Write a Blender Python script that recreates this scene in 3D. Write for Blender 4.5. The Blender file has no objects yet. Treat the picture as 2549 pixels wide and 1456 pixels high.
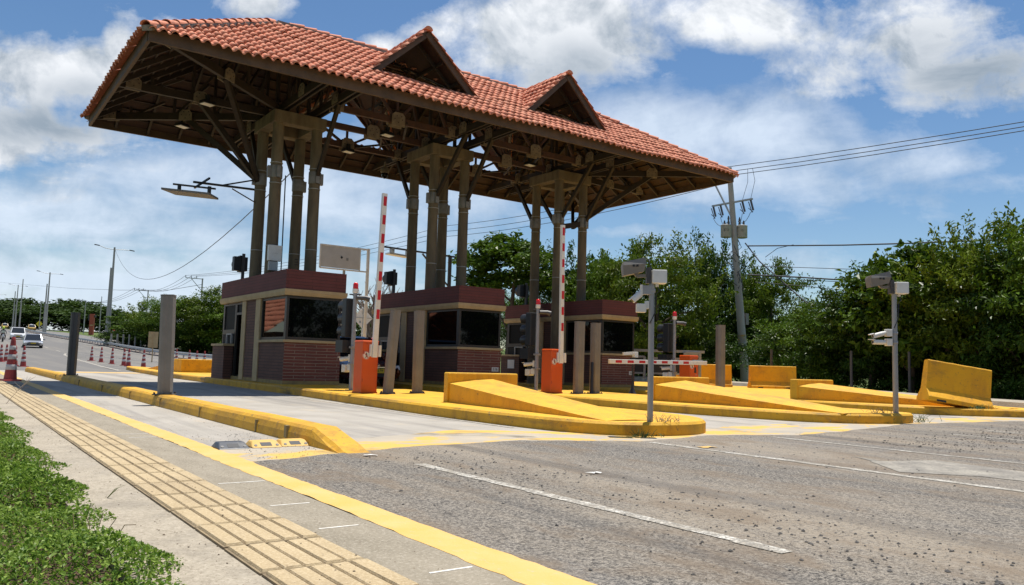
import bpy, math, random
import numpy as np
from mathutils import Vector, Matrix
SC=bpy.context.scene; COL=SC.collection; RAD=math.radians; PI=math.pi
# ---------------------------------------------------------------- camera
H0=.9; FOC=1977.652
CX=Vector((0.80721,-0.58654,0.0287)); UP=Vector((0,0,1))
RM=np.array([[0.0,0,0]]*3)
def _cam():
    l=np.array([-162.57-1274.5,864.822-728,FOC]); d=l/np.linalg.norm(l)
    e=np.array([-162.57+1000-1274.5,864.822+29-728,FOC]); n=np.cross(d,e); n/=np.linalg.norm(n)
    if n[1]>0: n=-n
    return np.array([np.cross(d,n),d,n])
RM=_cam()
def ray(px,py): return RM@np.array([px-1274.5,py-728,FOC])
def at(px,py,d):                       # a point seen in that direction, d metres deep
    return Vector(np.array([0,0,H0])+ray(px,py)*d/FOC)
def atX(px,py,X): r=ray(px,py); return Vector(np.array([0,0,H0])+r*X/r[0])
cam_d=bpy.data.cameras.new('camera'); cam=bpy.data.objects.new('camera',cam_d); COL.objects.link(cam)
cam_d.sensor_width=36; cam_d.lens=FOC*36/2549; cam_d.clip_start=.05; cam_d.clip_end=5000
mw=Matrix.Identity(4)
for i in range(3): mw[i][0]=RM[i][0]; mw[i][1]=-RM[i][1]; mw[i][2]=-RM[i][2]
mw.translation=(0,0,H0); cam.matrix_world=mw; SC.camera=cam
SC.render.resolution_x=1024; SC.render.resolution_y=585
# ---------------------------------------------------------------- sun, sky
SUN=Vector((.2,.12,1)).normalized()
sl=bpy.data.lights.new('sun','SUN'); sl.energy=4.8; sl.angle=RAD(.53); sl.color=(1,.95,.87)
so=bpy.data.objects.new('sun',sl); COL.objects.link(so); so.rotation_euler=SUN.to_track_quat('Z','Y').to_euler(); so.location=(0,0,60)
SC.view_settings.view_transform='Standard'; SC.view_settings.look='None'; SC.view_settings.gamma=1
SC.view_settings.exposure=0.38
W=bpy.data.worlds.new('World'); SC.world=W; W.use_nodes=True
def build_world():
    nt=W.node_tree; nt.nodes.clear(); N=nt.nodes.new; L=nt.links.new
    def mth(op,a,b=None,c=None,clamp=False):
        n=N('ShaderNodeMath'); n.operation=op; n.use_clamp=clamp
        for i,v in enumerate((a,b,c)):
            if v is None: continue
            if isinstance(v,(int,float)): n.inputs[i].default_value=v
            else: L(v,n.inputs[i])
        return n.outputs[0]
    out=N('ShaderNodeOutputWorld'); bg=N('ShaderNodeBackground'); L(bg.outputs[0],out.inputs[0])
    sky=N('ShaderNodeTexSky'); sky.sky_type='NISHITA'; sky.sun_disc=False
    sky.sun_elevation=math.asin(SUN.z); sky.sun_rotation=math.atan2(SUN.x,SUN.y)
    sky.air_density=1.0; sky.dust_density=.3; sky.ozone_density=2.2
    tc=N('ShaderNodeTexCoord')
    def dot(v):
        n=N('ShaderNodeVectorMath'); n.operation='DOT_PRODUCT'; L(tc.outputs['Generated'],n.inputs[0]); n.inputs[1].default_value=v; return n.outputs['Value']
    F=Vector((.587,.8096,0)).normalized(); R=Vector((F.y,-F.x,0))
    df=dot(F); dr=dot(R); du=dot((0,0,1))
    inv=mth('DIVIDE',1.,mth('MAXIMUM',df,.15))
    u=mth('MULTIPLY',dr,inv); v=mth('MULTIPLY',du,inv)
    cv=N('ShaderNodeCombineXYZ'); L(u,cv.inputs[0]); L(v,cv.inputs[1])
    # cloud-plane coordinates for the noise (clouds flatten towards the horizon)
    pi_=mth('DIVIDE',1.,mth('ADD',mth('ABSOLUTE',du),.22))
    cp=N('ShaderNodeCombineXYZ'); L(mth('MULTIPLY',dr,pi_),cp.inputs[0]); L(mth('MULTIPLY',df,pi_),cp.inputs[1]); cp.inputs[2].default_value=.7
    def noise(sc,det=8,rough=.58,dist=0.,vec=None):
        n=N('ShaderNodeTexNoise'); n.inputs['Scale'].default_value=sc; n.inputs['Detail'].default_value=det; n.inputs['Roughness'].default_value=rough; n.inputs['Distortion'].default_value=dist
        L(vec if vec else cp.outputs[0],n.inputs['Vector']); return n.outputs[0]
    def dirp(px,py):
        d=Vector(ray(px,py)); f=d.dot(F); return d.dot(R)/f,d.z/f
    n1=noise(3.2,10,.6,.35); n2=noise(1.3,6,.55,.2); n3=noise(9,8,.62,.2,cv.outputs[0])
    nn=mth('ADD',mth('MULTIPLY',n1,.62),mth('ADD',mth('MULTIPLY',n2,.3),mth('MULTIPLY',n3,.35)))   # ~.64 mean
    co=N('ShaderNodeVectorMath'); co.operation='ADD'; L(cv.outputs[0],co.inputs[0]); co.inputs[1].default_value=(.012,.03,0)
    r0=noise(7,9,.6,.25,cv.outputs[0]); r1=noise(7,9,.6,.25,co.outputs[0]); relief=mth('MULTIPLY_ADD',mth('SUBTRACT',r1,r0),3.2,.42,clamp=True)
    fine=noise(16,8,.68,.5,cv.outputs[0])
    nn=mth('ADD',nn,mth('MULTIPLY',mth('SUBTRACT',fine,.5),.16))
    def field(blobs):
        acc=None
        for (px,py,rx,ry,w) in blobs:
            a,b=dirp(px,py)
            x=mth('MULTIPLY',mth('SUBTRACT',u,a),FOC/rx); y=mth('MULTIPLY',mth('SUBTRACT',v,b),FOC/ry)
            d2=mth('ADD',mth('MULTIPLY',x,x),mth('MULTIPLY',y,y))
            g=mth('MULTIPLY',mth('POWER',2.718,mth('MULTIPLY',d2,-1.)),w)
            acc=g if acc is None else mth('MAXIMUM',acc,g)
        return acc
    cum=field([(110,170,280,130,1.05),(300,110,80,100,.95),(60,330,380,110,.8),(640,15,160,48,.7),(420,60,120,30,.4),(1380,105,300,165,1.08),(1100,70,150,90,.66),(960,110,120,50,.5),(1840,60,230,90,.92),(2340,150,370,160,1.05),(2120,170,120,80,.8),(3000,250,400,200,.9),(-500,250,400,200,.8)])
    sheet=field([(1700,330,560,125,.88),(1550,430,760,90,.8),(2200,390,330,90,.62),(900,480,480,170,.75),(150,560,700,110,.72),(480,440,460,90,.62),(1500,575,330,26,.36),(2500,460,260,50,.45),(200,720,900,140,.85),(1700,640,900,60,.3)])
    dens=mth('MULTIPLY_ADD',mth('ADD',cum,mth('MULTIPLY',mth('SUBTRACT',nn,.64),2.9)),2.4,-.78,clamp=True)
    dens2=mth('MULTIPLY',mth('MULTIPLY_ADD',mth('ADD',sheet,mth('MULTIPLY',mth('SUBTRACT',nn,.64),1.7)),1.7,-.33,clamp=True),.86)
    # clouds behind the camera, for the light and for reflections
    back=mth('MULTIPLY',mth('LESS_THAN',df,.15),mth('MULTIPLY_ADD',nn,3.,-1.75,clamp=True))
    al=mth('MAXIMUM',mth('MAXIMUM',dens,dens2),back)
    gray=field([(2380,175,340,130,1.15),(130,310,330,90,.95),(1430,180,240,90,1.),(200,235,160,60,.75),(1900,140,220,45,.6),(1750,270,160,40,.6),(2150,390,90,26,.5),(1640,540,70,16,.5)])
    g=mth('MAXIMUM',mth('MULTIPLY',gray,mth('MULTIPLY_ADD',n1,1.8,-.15,clamp=True),clamp=True),mth('MULTIPLY',relief,.95))
    cr=N('ShaderNodeMix'); cr.data_type='RGBA'; L(g,cr.inputs[0]); cr.inputs[6].default_value=(7.7,7.9,8.2,1); cr.inputs[7].default_value=(2.2,2.8,3.5,1)
    fl=N('ShaderNodeMix'); fl.data_type='RGBA'; L(mth('MULTIPLY',dens2,mth('SUBTRACT',1.,dens)),fl.inputs[0]); L(cr.outputs[2],fl.inputs[6]); fl.inputs[7].default_value=(5.6,6.5,7.7,1)
    mx=N('ShaderNodeMix'); mx.data_type='RGBA'; L(al,mx.inputs[0]); hs=N('ShaderNodeHueSaturation'); hs.inputs['Saturation'].default_value=1.16; hs.inputs['Value'].default_value=.84; L(sky.outputs[0],hs.inputs['Color']); L(hs.outputs[0],mx.inputs[6]); L(fl.outputs[2],mx.inputs[7])
    L(mx.outputs[2],bg.inputs[0]); bg.inputs[1].default_value=.1
build_world()
# ---------------------------------------------------------------- materials
def M(name,c,rough=.6,metal=0.,c2=None,ns=6.,lo=.35,hi=.65,bump=0.,bs=30.,spec=.5,c3=None,ns3=40.,lo3=.62,hi3=.7,stretch=(1,1,1),rnd=None,coat=0.,emit=None):
    m=bpy.data.materials.new(name); m.use_nodes=True; nt=m.node_tree; b=nt.nodes['Principled BSDF']; N=nt.nodes.new; L=nt.links.new
    b.inputs['Base Color'].default_value=(*c,1); b.inputs['Roughness'].default_value=rough; b.inputs['Metallic'].default_value=metal; b.inputs['Specular IOR Level'].default_value=spec; b.inputs['Coat Weight'].default_value=coat
    if emit: b.inputs['Emission Color'].default_value=(*c,1); b.inputs['Emission Strength'].default_value=emit
    tc=N('ShaderNodeTexCoord'); mp=N('ShaderNodeMapping'); L(tc.outputs['Object'],mp.inputs[0]); mp.inputs['Scale'].default_value=stretch
    def nz(s,det=6,r=.6):
        n=N('ShaderNodeTexNoise'); n.inputs['Scale'].default_value=s; n.inputs['Detail'].default_value=det; n.inputs['Roughness'].default_value=r; L(mp.outputs[0],n.inputs['Vector']); return n.outputs[0]
    def ramp(src,a,z):
        r=N('ShaderNodeMapRange'); r.inputs[1].default_value=a; r.inputs[2].default_value=z; L(src,r.inputs[0]); return r.outputs[0]
    cur=None
    def mix(fac,a,col):
        x=N('ShaderNodeMix'); x.data_type='RGBA'; L(fac,x.inputs[0])
        if isinstance(a,tuple): x.inputs[6].default_value=(*a,1)
        else: L(a,x.inputs[6])
        x.inputs[7].default_value=(*col,1); return x.outputs[2]
    cur=c
    if rnd:
        at_=N('ShaderNodeAttribute'); at_.attribute_name='rnd'; cur=mix(at_.outputs['Fac'],cur,rnd)
    if c2: cur=mix(ramp(nz(ns),lo,hi),cur,c2)
    if c3: cur=mix(ramp(nz(ns3,4,.7),lo3,hi3),cur,c3)
    if not isinstance(cur,tuple): L(cur,b.inputs['Base Color'])
    if bump:
        bm=N('ShaderNodeBump'); bm.inputs['Strength'].default_value=bump; bm.inputs['Distance'].default_value=.02; L(nz(bs,5),bm.inputs['Height']); L(bm.outputs[0],b.inputs['Normal'])
    return m
def brick_mat(name,c1,c2,mortar,bw,bh,ms,bump=.6,squash=1.):
    m=bpy.data.materials.new(name); m.use_nodes=True; nt=m.node_tree; b=nt.nodes['Principled BSDF']; N=nt.nodes.new; L=nt.links.new
    uv=N('ShaderNodeUVMap'); uv.uv_map='UVMap'; t=N('ShaderNodeTexBrick'); t.inputs['Scale'].default_value=1; t.inputs['Brick Width'].default_value=bw; t.inputs['Row Height'].default_value=bh; t.inputs['Mortar Size'].default_value=ms; t.inputs['Mortar Smooth'].default_value=.2
    n=N('ShaderNodeTexNoise'); n.inputs['Scale'].default_value=9; L(uv.outputs[0],n.inputs['Vector']); nb=N('ShaderNodeTexNoise'); nb.inputs['Scale'].default_value=1.5; L(uv.outputs[0],nb.inputs['Vector'])
    dv=N('ShaderNodeVectorMath'); dv.operation='MULTIPLY_ADD'; L(n.outputs[1],dv.inputs[0]); dv.inputs[1].default_value=(.02,.02,0); L(uv.outputs[0],dv.inputs[2]); L(dv.outputs[0],t.inputs['Vector'])
    t.inputs['Color1'].default_value=(*c1,1); t.inputs['Color2'].default_value=(*c2,1); t.inputs['Mortar'].default_value=(*mortar,1)
    mm=N('ShaderNodeMix'); mm.data_type='RGBA'; mm.blend_type='MULTIPLY'; mm.inputs[0].default_value=.55; L(t.outputs[0],mm.inputs[6]); L(nb.outputs[0],mm.inputs[7]); gm=N('ShaderNodeGamma'); gm.inputs[1].default_value=.85; L(mm.outputs[2],gm.inputs[0])
    L(gm.outputs[0],b.inputs['Base Color']); b.inputs['Roughness'].default_value=.75
    bm=N('ShaderNodeBump'); bm.inputs['Strength'].default_value=bump; bm.inputs['Distance'].default_value=.015; bm.invert=True; L(t.outputs['Fac'],bm.inputs['Height']); L(bm.outputs[0],b.inputs['Normal'])
    return m
def leaf_mat(name,ca,cb,tr=.25,rough=.42):
    m=bpy.data.materials.new(name); m.use_nodes=True; nt=m.node_tree; b=nt.nodes['Principled BSDF']; N=nt.nodes.new; L=nt.links.new
    a=N('ShaderNodeAttribute'); a.attribute_name='rnd'; x=N('ShaderNodeMix'); x.data_type='RGBA'; L(a.outputs['Fac'],x.inputs[0]); x.inputs[6].default_value=(*ca,1); x.inputs[7].default_value=(*cb,1)
    L(x.outputs[2],b.inputs['Base Color']); b.inputs['Roughness'].default_value=rough; b.inputs['Specular IOR Level'].default_value=.15
    t=N('ShaderNodeBsdfTranslucent'); g=N('ShaderNodeMix'); g.data_type='RGBA'; g.inputs[0].default_value=.5; L(x.outputs[2],g.inputs[6]); g.inputs[7].default_value=(.16,.3,.02,1); L(g.outputs[2],t.inputs[0])
    s=N('ShaderNodeMixShader'); s.inputs[0].default_value=tr; L(b.outputs[0],s.inputs[1]); L(t.outputs[0],s.inputs[2]); L(s.outputs[0],nt.nodes['Material Output'].inputs[0]); return m
def glass_mat():
    m=M('dark_glass',(.003,.0035,.004),.02,spec=.26); return m
def yellow_mat(name,c,c2,wear,chip):
    m=bpy.data.materials.new(name); m.use_nodes=True; nt=m.node_tree; b=nt.nodes['Principled BSDF']; N=nt.nodes.new; L=nt.links.new; tc=N('ShaderNodeTexCoord')
    def nz(s,det=6,r=.6,st=(1,1,1),d=0.):
        mp=N('ShaderNodeMapping'); mp.inputs['Scale'].default_value=st; L(tc.outputs['Object'],mp.inputs[0]); n=N('ShaderNodeTexNoise'); n.inputs['Scale'].default_value=s; n.inputs['Detail'].default_value=det; n.inputs['Roughness'].default_value=r; n.inputs['Distortion'].default_value=d; L(mp.outputs[0],n.inputs['Vector']); return n.outputs[0]
    def rp(x,a,z,k=1.):
        r=N('ShaderNodeMapRange'); r.inputs[1].default_value=a; r.inputs[2].default_value=z; r.inputs[4].default_value=k; L(x,r.inputs[0]); return r.outputs[0]
    def mix(f,a,c):
        x=N('ShaderNodeMix'); x.data_type='RGBA'; L(f,x.inputs[0])
        for i,q in ((6,a),(7,c)):
            if isinstance(q,tuple): x.inputs[i].default_value=(*q,1)
            else: L(q,x.inputs[i])
        return x.outputs[2]
    col=mix(rp(nz(1.7,6,.6),.35,.65),c,c2)
    col=mix(rp(nz(2.6,7,.7,(1,1,.35),.4),.50,.72,.55*wear),col,(c2[0]*.55,c2[1]*.5,.03))
    col=mix(rp(nz(1.1,6,.65,(1.2,.35,2.2),.3),.56,.72,.65*wear),col,(.14,.10,.05))
    col=mix(rp(nz(13,5,.75),.60,.66,.8*wear),col,(.20,.14,.06))
    f=nz(5,9,.75,(1,1,1),.3); col=mix(rp(f,chip,chip+.025,.9),col,(.33,.29,.22))
    L(col,b.inputs['Base Color']); b.inputs['Roughness'].default_value=.62; b.inputs['Specular IOR Level'].default_value=.35
    bm=N('ShaderNodeBump'); bm.inputs['Strength'].default_value=.45; bm.inputs['Distance'].default_value=.02; L(nz(26,7,.7),bm.inputs['Height']); L(bm.outputs[0],b.inputs['Normal']); return m
YEL=yellow_mat('yellow_paint',(.74,.41,.020),(.66,.35,.026),1.0,.66)
YELG=yellow_mat('yellow_kerb_paint',(.69,.38,.020),(.56,.30,.024),1.55,.64)
YELR=yellow_mat('yellow_barrier_paint',(.78,.40,.012),(.69,.335,.014),.9,.685)
TILE=M('clay_tile',(.70,.26,.145),.8,c2=(.61,.205,.108),ns=1.2,c3=(.17,.075,.055),ns3=3.2,lo3=.55,hi3=.80,rnd=(.70,.30,.17),bump=.2,bs=60)
MORT=M('grey_mortar',(.16,.14,.12),.9,c2=(.3,.27,.23),ns=9,bump=.6,bs=30)
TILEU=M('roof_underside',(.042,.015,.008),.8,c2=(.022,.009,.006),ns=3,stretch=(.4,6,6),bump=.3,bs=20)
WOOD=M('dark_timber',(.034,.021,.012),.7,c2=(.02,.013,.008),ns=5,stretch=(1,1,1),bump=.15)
WOODR=M('red_timber',(.085,.038,.022),.7,c2=(.05,.026,.017),ns=5)
FASC=M('fascia_timber',(.115,.068,.038),.7,c2=(.07,.044,.026),ns=3,c3=(.06,.05,.045),ns3=7)
GUSS=M('gusset_plate',(.24,.195,.135),.65,c2=(.15,.12,.085),ns=7)
CONC=M('column_concrete',(.185,.148,.092),.85,c2=(.115,.09,.058),ns=4,c3=(.09,.075,.055),ns3=6,lo3=.6,hi3=.8,stretch=(1,1,.25),bump=.2,bs=30)
COLLAR=M('collar_steel',(.26,.25,.235),.5,.2,c2=(.18,.17,.15),ns=6)
BRR=brick_mat('red_brick',(.215,.05,.03),(.16,.036,.026),(.33,.22,.145),.62,.085,.010)
BRB=brick_mat('brown_brick',(.15,.056,.034),(.115,.043,.027),(.04,.022,.015),.75,.085,.009)
BRT=brick_mat('parapet_brick',(.155,.032,.028),(.13,.03,.026),(.05,.018,.016),1.4,.088,.006,.4)
CREAM=M('cream_plaster',(.52,.39,.205),.7,c2=(.43,.31,.16),ns=4,bump=.1)
PLIN=M('plinth_plaster',(.34,.25,.09),.8,c2=(.22,.17,.08),ns=5)
GLASS=glass_mat(); GLASS2=M('tinted_glass',(.006,.007,.008),.55,spec=.1)
DARK=M('black_plastic',(.018,.019,.021),.45); DFR=M('dark_frame',(.035,.031,.028),.4)
INT=M('dark_interior',(.02,.018,.016),.8)
STEEL=M('grey_paint_steel',(.215,.2,.182),.5,c2=(.17,.157,.142),ns=3,bump=.05); STEELD=M('dark_grey_steel',(.075,.07,.068),.45,c2=(.055,.05,.05),ns=3)
GREY=M('light_grey_steel',(.33,.335,.34),.45,.2,c2=(.28,.28,.285),ns=4)
WHITE=M('white_paint',(.78,.77,.74),.45,c2=(.70,.68,.64),ns=3); WHITEB=M('white_box',(.74,.73,.69),.4,c2=(.64,.62,.57),ns=5)
RED=M('red_paint',(.55,.012,.02),.4); REDL=M('red_lens',(.65,.015,.015),.2)
ORG=M('orange_cabinet',(.66,.095,.008),.38,c2=(.58,.08,.008),ns=2,coat=.2); ORGD=M('orange_trim',(.42,.06,.008),.45)
CONE_R=M('cone_red',(.36,.045,.04),.5,c2=(.28,.04,.035),ns=6); CONE_W=M('cone_white',(.62,.60,.58),.4,c2=(.52,.5,.48),ns=9)
POLEC=M('pole_concrete',(.40,.385,.36),.75,c2=(.33,.31,.29),ns=2,stretch=(1,1,.2)); WIRE=M('wire',(.05,.05,.055),.6); GALV=M('galvanised',(.42,.43,.42),.45,.4,c2=(.34,.34,.33),ns=2)
BARK=M('bark',(.12,.085,.06),.9,c2=(.07,.05,.035),ns=8,stretch=(1,1,.3),bump=.5); TWIG=M('dry_twig',(.22,.17,.13),.9)
LEAF=[leaf_mat('leaf_broad',(.011,.030,.003),(.115,.19,.014),.15),leaf_mat('leaf_deep',(.007,.020,.003),(.06,.12,.010),.12),leaf_mat('leaf_yellowish',(.018,.042,.003),(.175,.225,.018),.18),leaf_mat('leaf_feather',(.03,.075,.016),(.11,.17,.035),.3,.6),leaf_mat('leaf_far',(.018,.04,.010),(.055,.09,.018),.1,.7)]
# ---------------------------------------------------------------- mesh helpers
class MB:
    def __init__(s): s.v=[]; s.f=[]; s.m=[]; s.s=[]
    def add(s,v,f,mi=0,sm=False):
        o=len(s.v); s.v+= [tuple(p) for p in v]
        for q in f: s.f.append(tuple(i+o for i in q)); s.m.append(mi); s.s.append(sm)
        return s
    def box(s,x0,x1,y0,y1,z0,z1,mi=0,tx=0,ty=0):
        return s.add([(x0,y0,z0),(x1,y0,z0),(x1,y1,z0),(x0,y1,z0),(x0+tx,y0+ty,z1),(x1-tx,y0+ty,z1),(x1-tx,y1-ty,z1),(x0+tx,y1-ty,z1)],[(3,2,1,0),(4,5,6,7),(0,1,5,4),(1,2,6,5),(2,3,7,6),(3,0,4,7)],mi)
    def bar(s,p,q,w,h=None,mi=0,up=(0,0,1)):
        p=Vector(p); q=Vector(q); h=h or w; d=(q-p).normalized(); u=Vector(up)
        if abs(d.dot(u))>.98: u=Vector((1,0,0))
        a=d.cross(u).normalized()*w/2; b=a.cross(d).normalized()*h/2
        return s.add([p-a-b,p+a-b,p+a+b,p-a+b,q-a-b,q+a-b,q+a+b,q-a+b],[(0,1,2,3),(7,6,5,4),(1,0,4,5),(2,1,5,6),(3,2,6,7),(0,3,7,4)],mi)
    def tube(s,pts,r,n=10,mi=0,caps=True):
        pts=[Vector(p) for p in pts]; rs=r if isinstance(r,(list,tuple)) else [r]*len(pts); V=[];F=[]; u=None
        for i,p in enumerate(pts):
            d=(pts[min(i+1,len(pts)-1)]-pts[max(i-1,0)]).normalized()
            if u is None: u=d.orthogonal().normalized()
            else: u=(u-d*u.dot(d)); u=u.normalized() if u.length>1e-6 else d.orthogonal().normalized()
            w=d.cross(u)
            for k in range(n): a=2*PI*k/n; V.append(p+(u*math.cos(a)+w*math.sin(a))*rs[i])
        for i in range(len(pts)-1):
            for k in range(n): F.append((i*n+k,i*n+(k+1)%n,(i+1)*n+(k+1)%n,(i+1)*n+k))
        s.add(V,F,mi,True)
        if caps: s.add(V[:n][::-1],[tuple(range(n))],mi); s.add(V[-n:],[tuple(range(n))],mi)
        return s
    def lathe(s,prof,c=(0,0,0),n=20,mi=0,sm=True):
        V=[];F=[]
        for r,z in prof:
            for k in range(n): a=2*PI*k/n; V.append((c[0]+r*math.cos(a),c[1]+r*math.sin(a),c[2]+z))
        for i in range(len(prof)-1):
            for k in range(n): F.append((i*n+k,i*n+(k+1)%n,(i+1)*n+(k+1)%n,(i+1)*n+k))
        s.add(V,F,mi,sm); s.add(V[:n][::-1],[tuple(range(n))],mi); s.add(V[-n:],[tuple(range(n))],mi); return s
    def prism(s,poly,z0,z1,mi=0,top=None):
        n=len(poly); t=top or poly; V=[(x,y,z0) for x,y in poly]+[(x,y,z1) for x,y in t]
        return s.add(V,[tuple(range(n))[::-1],tuple(range(n,2*n))]+[(i,(i+1)%n,n+(i+1)%n,n+i) for i in range(n)],mi)
    def loft(s,rings,mi=0,sm=True,caps=True,closed=True):
        n=len(rings[0]); V=[p for r in rings for p in r]; F=[]
        for i in range(len(rings)-1):
            for k in range(n if closed else n-1): F.append((i*n+k,i*n+(k+1)%n,(i+1)*n+(k+1)%n,(i+1)*n+k))
        s.add(V,F,mi,sm)
        if caps: s.add(rings[0][::-1],[tuple(range(n))],mi); s.add(rings[-1],[tuple(range(n))],mi)
        return s
    def slab(s,quad,t,mi=0):            # a flat polygon in space given a thickness behind it
        q=[Vector(p) for p in quad]; nrm=(q[1]-q[0]).cross(q[2]-q[0]).normalized(); b=[p-nrm*t for p in q]; n=len(q)
        return s.add(q+b,[tuple(range(n)),tuple(range(n,2*n))[::-1]]+[(i,n+i,n+(i+1)%n,(i+1)%n) for i in range(n)],mi)
    def disc(s,c,nrm,r,t=.01,n=24,mi=0,sides=None,r0=0.):
        c=Vector(c); nrm=Vector(nrm).normalized(); u=nrm.cross(Vector((0,0,1))); u=u.normalized() if u.length>1e-4 else Vector((1,0,0)); w=nrm.cross(u)
        ring=[c+(u*math.cos(2*PI*k/n+r0)+w*math.sin(2*PI*k/n+r0))*r for k in range(n)]
        return s.loft([[p for p in ring],[p+nrm*t for p in ring]],mi,False)
    def build(s,name,mat,parent=None,loc=None,rot=None,bevel=0.,fix=True):
        me=bpy.data.meshes.new(name); me.from_pydata(s.v,[],s.f)
        for mm in (mat if isinstance(mat,(list,tuple)) else [mat]): me.materials.append(mm)
        if s.f:
            me.polygons.foreach_set('material_index',s.m); me.polygons.foreach_set('use_smooth',s.s)
            uv=me.uv_layers.new(name='UVMap')
            for p in me.polygons:
                n=p.normal; ax=max(range(3),key=lambda i:abs(n[i]))
                for li in p.loop_indices:
                    c=me.vertices[me.loops[li].vertex_index].co
                    uv.data[li].uv=(c.x,c.y) if ax==2 else ((c.y,c.z) if ax==0 else (c.x,c.z))
        if fix:
            import bmesh; b=bmesh.new(); b.from_mesh(me); bmesh.ops.recalc_face_normals(b,faces=b.faces); b.to_mesh(me); b.free()
        o=bpy.data.objects.new(name,me); COL.objects.link(o)
        if parent: o.parent=parent
        if loc is not None: o.location=loc
        if rot is not None: o.rotation_euler=rot
        if bevel: bv=o.modifiers.new('bevel','BEVEL'); bv.width=bevel; bv.segments=2; bv.limit_method='ANGLE'
        return o
def tag(o,label,cat,group=None,kind=None):
    if label: o['label']=label
    if cat: o['category']=cat
    if group: o['group']=group
    if kind: o['kind']=kind
    return o
def thing(name,label,cat,loc=(0,0,0),rot=(0,0,0),group=None):
    o=bpy.data.objects.new(name,None); o.empty_display_size=.1; COL.objects.link(o); o.location=loc; o.rotation_euler=rot; return tag(o,label,cat,group)
def dup(root,loc,rot=None,label=None,group=None,scale=None):
    r=root.copy(); COL.objects.link(r); r.location=loc
    if rot is not None: r.rotation_euler=rot
    if scale: r.scale=scale
    if label: r['label']=label
    if group: r['group']=group
    def rec(a,b):
        for ch in KIDS(a): c=ch.copy(); COL.objects.link(c); c.parent=b; rec(ch,c)
    rec(root,r); return r
def KIDS(o): return [c for c in list(COL.objects) if c.parent==o]
def struct(name,mb,mat,**k): return tag(mb.build(name,mat,**k),None,None,None,'structure')
def text(name,s,size,mat,parent,loc,rot,depth=.004,align='CENTER',sx=1.):
    cu=bpy.data.curves.new(name,'FONT'); cu.body=s; cu.size=size; cu.align_x=align; cu.align_y='CENTER'; cu.extrude=depth
    t=bpy.data.objects.new(name,cu); COL.objects.link(t); bpy.context.view_layer.update()
    me=bpy.data.meshes.new_from_object(t.evaluated_get(bpy.context.evaluated_depsgraph_get())); bpy.data.objects.remove(t); me.materials.clear(); me.materials.append(mat)
    o=bpy.data.objects.new(name,me); COL.objects.link(o); o.parent=parent; o.location=loc; o.rotation_euler=rot; o.scale=(sx,1,1); return o
ZY=[-200,48,60,80,95,110,125,160,195,265,400,1200]; ZZ=[0,0,.12,.4,.7,1.15,1.7,2.8,3.9,6.3,10,16]
def zg(y): return float(np.interp(y,ZY,ZZ))
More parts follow.
